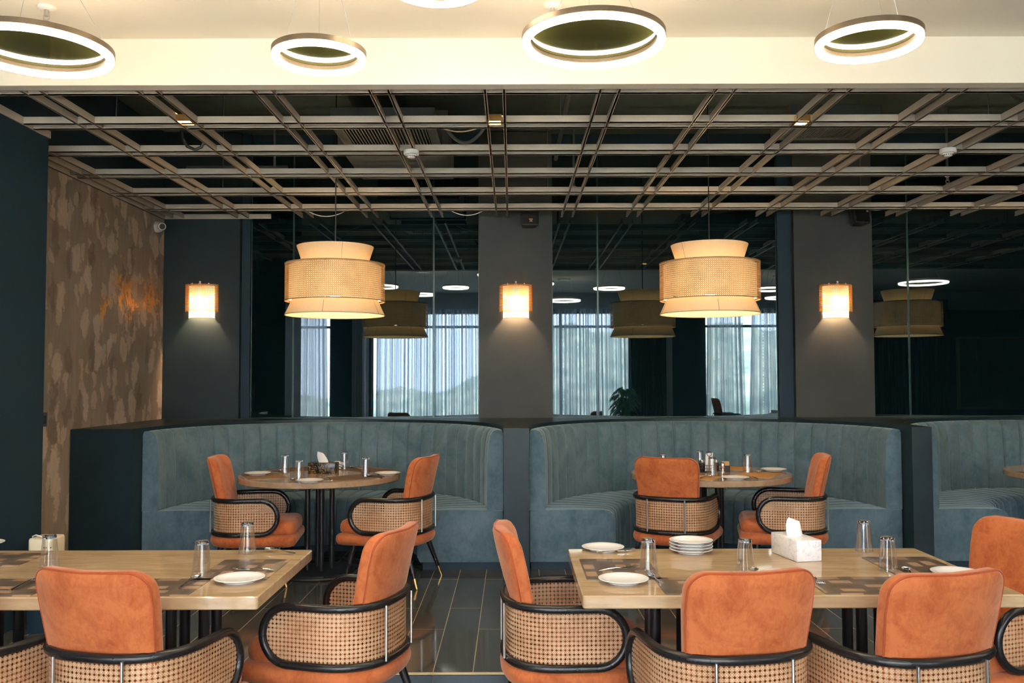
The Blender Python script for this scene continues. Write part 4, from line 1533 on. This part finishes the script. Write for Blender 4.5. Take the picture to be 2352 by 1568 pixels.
GG = 'upturned glass tumblers'
for px, py, z, lab in ((113, 1304, ZT + MH, 'upturned glass behind the chair at the left of the left table'),
                       (463, 1320, ZT + MH, 'upturned glass beside the spoon on the left table'),
                       (568, 1269, ZT + MH, 'upturned glass on the end placemat of the left table'),
                       (1490, 1314, ZT + MH, 'upturned glass near the left end of the right table'),
                       (1712, 1315, ZT + MH, 'upturned glass left of the marble tissue box'),
                       (1985, 1265, ZT + MH, 'upturned glass at the far right of the right table'),
                       (2040, 1310, ZT + MH, 'upturned glass in front of the far right glass'),
                       (655, 1085, ZR + MH, 'upturned glass left of the black tissue box, farther one'),
                       (687, 1100, ZR, 'upturned glass left of the black tissue box, nearer one'),
                       (791, 1077, ZR, 'upturned glass behind the black tissue box'),
                       (840, 1093, ZR + MH, 'upturned glass right of the black tissue box'),
                       (1608, 1074, ZR, 'upturned glass left of the condiment caddy'),
                       (1717, 1084, ZR + MH, 'upturned glass right of the condiment caddy'),
                       (1636, 1092, ZR, 'upturned glass standing in front of the condiment caddy'),
                       (1523, 1082, ZR, 'upturned glass peeping over a chair at the caddy table')):
    place('tumbler', mk_glass, lab, 'glass', onz(px, py, z + .0005), 0, GG)


def cutlery(kind, a, b, z, lab):
    """a: pixel of the bowl/tines, b: pixel of the handle end"""
    A, B = onz(*a, z), onz(*b, z)
    d = A - B
    rz = math.atan2(-d.x, d.y)
    place(kind, mk_spoon if kind == 'spoon' else mk_fork, lab, kind, (A.x, A.y, z + .0006), rz, 'table cutlery')


cutlery('spoon', (450, 1331), (408, 1356), ZT + MH, 'spoon beside the glass on the left table')
cutlery('spoon', (618, 1266), (692, 1275), ZT + MH, 'spoon at the far end of the left table')
cutlery('spoon', (84, 1336), (35, 1354), ZT + MH, 'spoon at the left edge beside the chair back')
cutlery('fork', (560, 1309), (640, 1313), ZT + MH, 'fork half under the plate on the left table')
cutlery('fork', (1432, 1266), (1368, 1270), ZT + MH, 'fork in front of the far left plate on the right table')
cutlery('fork', (1438, 1306), (1350, 1316), ZT + MH, 'fork behind the near left plate on the right table')
cutlery('fork', (1498, 1325), (1520, 1347), ZT + MH, 'fork in front of the leftmost glass on the right table')
cutlery('spoon', (1732, 1313), (1748, 1342), ZT + MH, 'spoon beside the glass left of the marble tissue box')
cutlery('spoon', (2082, 1312), (2110, 1342), ZT + MH, 'spoon beside the nearer glass at the right table end')
cutlery('fork', (1880, 1338), (1860, 1320), ZT + MH, 'fork sticking out from under the plate behind the chair')
cutlery('spoon', (672, 1103), (700, 1092), ZR + .001, 'spoon beside the nearer glass left of the black tissue box')
cutlery('fork', (748, 1100), (775, 1108), ZR + .001, 'fork in front of the black tissue box')
cutlery('spoon', (848, 1095), (892, 1101), ZR + MH, 'spoon beside the glass right of the black tissue box')
cutlery('spoon', (645, 1083), (620, 1083), ZR + MH, 'spoon beside the farther glass left of the black tissue box')
cutlery('spoon', (808, 1075), (830, 1078), ZR + MH, 'spoon behind the black tissue box')
cutlery('spoon', (1630, 1096), (1600, 1101), ZR + .001, 'spoon in front of the condiment caddy')
cutlery('spoon', (1742, 1086), (1730, 1078), ZR + MH, 'spoon beside the plate at the right of the caddy table')
cutlery('fork', (1722, 1096), (1742, 1101), ZR + MH, 'fork right of the front plate on the caddy table')

# round table mats
def rmat(m, cx, cy, ang, rad, lab):
    a = R(ang)
    flat_mat('placemat', m, cx + rad * cos(a), cy + rad * sin(a), ZR, .40, .28, a + pi / 2, lab)


rmat(M['mat_speckle'], *TL, 205, .42, 'speckled placemat at the left of the black tissue box table')
rmat(M['mat_mesh'], *TL, 318, .40, 'brown mesh placemat at the front right of the black tissue box table')
rmat(M['mat_mesh'], *TL, 45, .42, 'brown mesh placemat at the rear right of the black tissue box table')
rmat(M['mat_mesh'], *TL, 128, .42, 'brown mesh placemat at the rear left of the black tissue box table')
rmat(M['mat_tan'], *TR, 330, .36, 'tan placemat at the right of the caddy table')
rmat(M['mat_tan'], *TR, 62, .40, 'tan placemat at the rear of the caddy table')
rmat(M['mat_tan'], *TR, 236, .38, 'tan placemat at the front left of the caddy table')
rmat(M['mat_speckle'], *TR, 150, .40, 'brown placemat at the rear left of the caddy table')
rmat(M['mat_mesh'], *T3, 200, .40, 'dark placemat on the third round table')


def tissue_box(x, y, z, rz, w, d, h, m, lab, swap=False):
    t = thing('tissue_box', lab, 'tissue box', (x, y, z), rz)
    MB().box(-w / 2, w / 2, -d / 2, d / 2, 0, h).build('box_body', m, t, smooth=30, bevel=.004)
    mb = MB()
    n = 14
    rows = [(0.036, .014, 0.0), (.038, .013, .022), (.036, .010, .045), (.030, .006, .066), (.024, .003, .080)]
    for k, (a, bb, zz) in enumerate(rows):
        for i in range(n):
            th = 2 * pi * i / n
            fold = 1 + .16 * sin(3 * th + .6 * k)
            yy = a * cos(th) * fold
            mb.v.append((bb * sin(th) * fold + .003 * sin(2 * th + k) - .004 * k, yy + .004 * k, h - .004 + zz + (.38 * yy * zz / .08)))
    for k in range(len(rows) - 1):
        for i in range(n):
            j = (i + 1) % n
            mb.face((k * n + i, k * n + j, (k + 1) * n + j, (k + 1) * n + i))
    mb.face([(len(rows) - 1) * n + i for i in range(n)])
    if swap:
        mb.map(lambda x, y, z: (-y, x, z))
    mb.build('tissue', M['tissue'], t, smooth=50)
    return t


p = onz(1838, 1284, ZT)
tissue_box(p.x, p.y + .06, ZT + .0005, R(101), .235, .118, .092, M['marble_white'], 'white marble patterned tissue box on the right table')
p = onz(743, 1086, ZR)
tissue_box(p.x, p.y, ZR + .0005, R(-4), .215, .12, .083, M['marble_black'], 'black and gold marbled tissue box on the left round table', True)

p = onz(767, 1077, ZR)
t = thing('paper_napkins', 'small heap of folded white napkins beside the black tissue box', 'napkin', (p.x, p.y, ZR + .0005), R(12))
for i in range(3):
    mb = MB()
    for k in range(6):
        f = k / 5
        for s in (-1, 1):
            mb.v.append((-.055 + .11 * f + .012 * i, s * (.045 - .012 * i), .010 + .018 * i + .012 * sin(pi * f) + .004 * s * (i - 1)))
    base = len(mb.v)
    for q in list(mb.v):
        mb.v.append((q[0], q[1], q[2] - .010))
    for k in range(5):
        a = 2 * k
        mb.face((a, a + 1, a + 3, a + 2))
        mb.face((base + a + 2, base + a + 3, base + a + 1, base + a))
        mb.face((a, a + 2, base + a + 2, base + a))
        mb.face((a + 3, a + 1, base + a + 1, base + a + 3))
    mb.face((1, 0, base, base + 1))
    mb.face((10, 11, base + 11, base + 10))
    mb.build('napkin_fold', M['tissue'], t, smooth=40)

# condiment caddy on the middle booth table
p = onz(1632, 1085, ZR)
cx, cy = p.x, p.y + .04
t = thing('condiment_caddy', 'black wire caddy of jars and napkins on the middle round table', 'caddy', (cx, cy, ZR + .0005))
MB().box(-.085, .085, -.045, .045, 0, .006).build('tray', M['black_metal'], t, smooth=30)
mb = MB()
for z in (.03, .055):
    mb.tube([(-.085, -.045, z), (.085, -.045, z), (.085, .045, z), (-.085, .045, z)], .0022, 6, closed=True)
for x in (-.085, -.03, .03, .085):
    for y in (-.045, .045):
        mb.tube([(x, y, .003), (x, y, .056)], .0022, 6)
mb.tube([(0, 0, .003), (0, 0, .125)], .003, 6)
mb.tube([(.018 * cos(2 * pi * i / 16), 0, .14 + .018 * sin(2 * pi * i / 16)) for i in range(16)], .0025, 6, closed=True)
mb.build('wire_rack', M['black_metal'], t)
for x in (-.055, .055):
    j = MB().lathe([(0, .006), (.022, .006), (.024, .012), (.024, .066), (.016, .074), (0, .074)], 18, (x, .012, 0)).build('jar', M['dark_grey'], t)
    MB().lathe([(.018, .074), (.018, .088), (.014, .092), (0, .092)], 16, (x, .012, 0)).build('lid', M['chrome'], j)
mb = MB()
for i in range(5):
    mb.box(-.028, .026, .022 + .004 * i, .0245 + .004 * i, .006, .145 - .002 * i)
mb.map(lambda x, y, z: (x + .06 * (z - .006), y, z + .1 * x))
mb.build('napkins', M['tissue'], t, smooth=0)
p = onz(1655, 1086, ZR)
t = thing('sugar_holder', 'small brown holder of sugar sachets beside the condiment caddy', 'sachet holder', (cx + .13, cy + .01, ZR + .0005))
MB().box(-.03, .03, -.02, .02, 0, .05).build('holder', M['dark_grey'], t, smooth=30, bevel=.003)
mb = MB()
for i in range(5):
    mb.box(-.028, .024, -.015 + .007 * i, -.0125 + .007 * i, .008, .078 + .004 * (i % 2))
mb.build('sachets', M['mat_tan'], t, smooth=0)
p = onz(1660, 1094, ZR)
t = thing('pepper_shaker', 'slim silver shaker between the caddy and the front plate', 'shaker', (p.x, p.y, ZR + .0005))
MB().lathe([(0, 0), (.017, 0), (.018, .004), (.015, .05), (.015, .066), (0, .066)], 20).build('shaker_body', M['steel'], t)
MB().lathe([(.016, .066), (.017, .072), (.017, .094), (.013, .100), (0, .101)], 20).build('shaker_cap', M['steel'], t)

# ------------------------------------------------------------------ world, render settings
w = bpy.data.worlds.new('sky')
scene.world = w
w.use_nodes = True
nt = w.node_tree
nt.nodes.clear()
out = nt.nodes.new('ShaderNodeOutputWorld')
bg = nt.nodes.new('ShaderNodeBackground')
tc = nt.nodes.new('ShaderNodeTexCoord')
nz = nt.nodes.new('ShaderNodeTexNoise')
nz.inputs['Scale'].default_value = 2.5
cr = nt.nodes.new('ShaderNodeValToRGB')
cr.color_ramp.elements[0].color = (0.80, 0.87, 1.0, 1)
cr.color_ramp.elements[1].color = (0.98, 0.98, 1.0, 1)
nt.links.new(tc.outputs['Generated'], nz.inputs['Vector'])
nt.links.new(nz.outputs['Fac'], cr.inputs[0])
nt.links.new(cr.outputs[0], bg.inputs[0])
bg.inputs[1].default_value = 15.5
nt.links.new(bg.outputs[0], out.inputs[0])

vs = scene.view_settings
vs.view_transform = 'Standard'
vs.look = 'None'
vs.gamma = 1.0
vs.use_curve_mapping = False
vs.exposure = 1.1
cy_ = scene.cycles
cy_.use_denoising = True
cy_.max_bounces = 9
cy_.diffuse_bounces = 4
cy_.glossy_bounces = 5
cy_.transmission_bounces = 8
cy_.transparent_max_bounces = 16
cy_.sample_clamp_indirect = 8.0
cy_.blur_glossy = 0.5
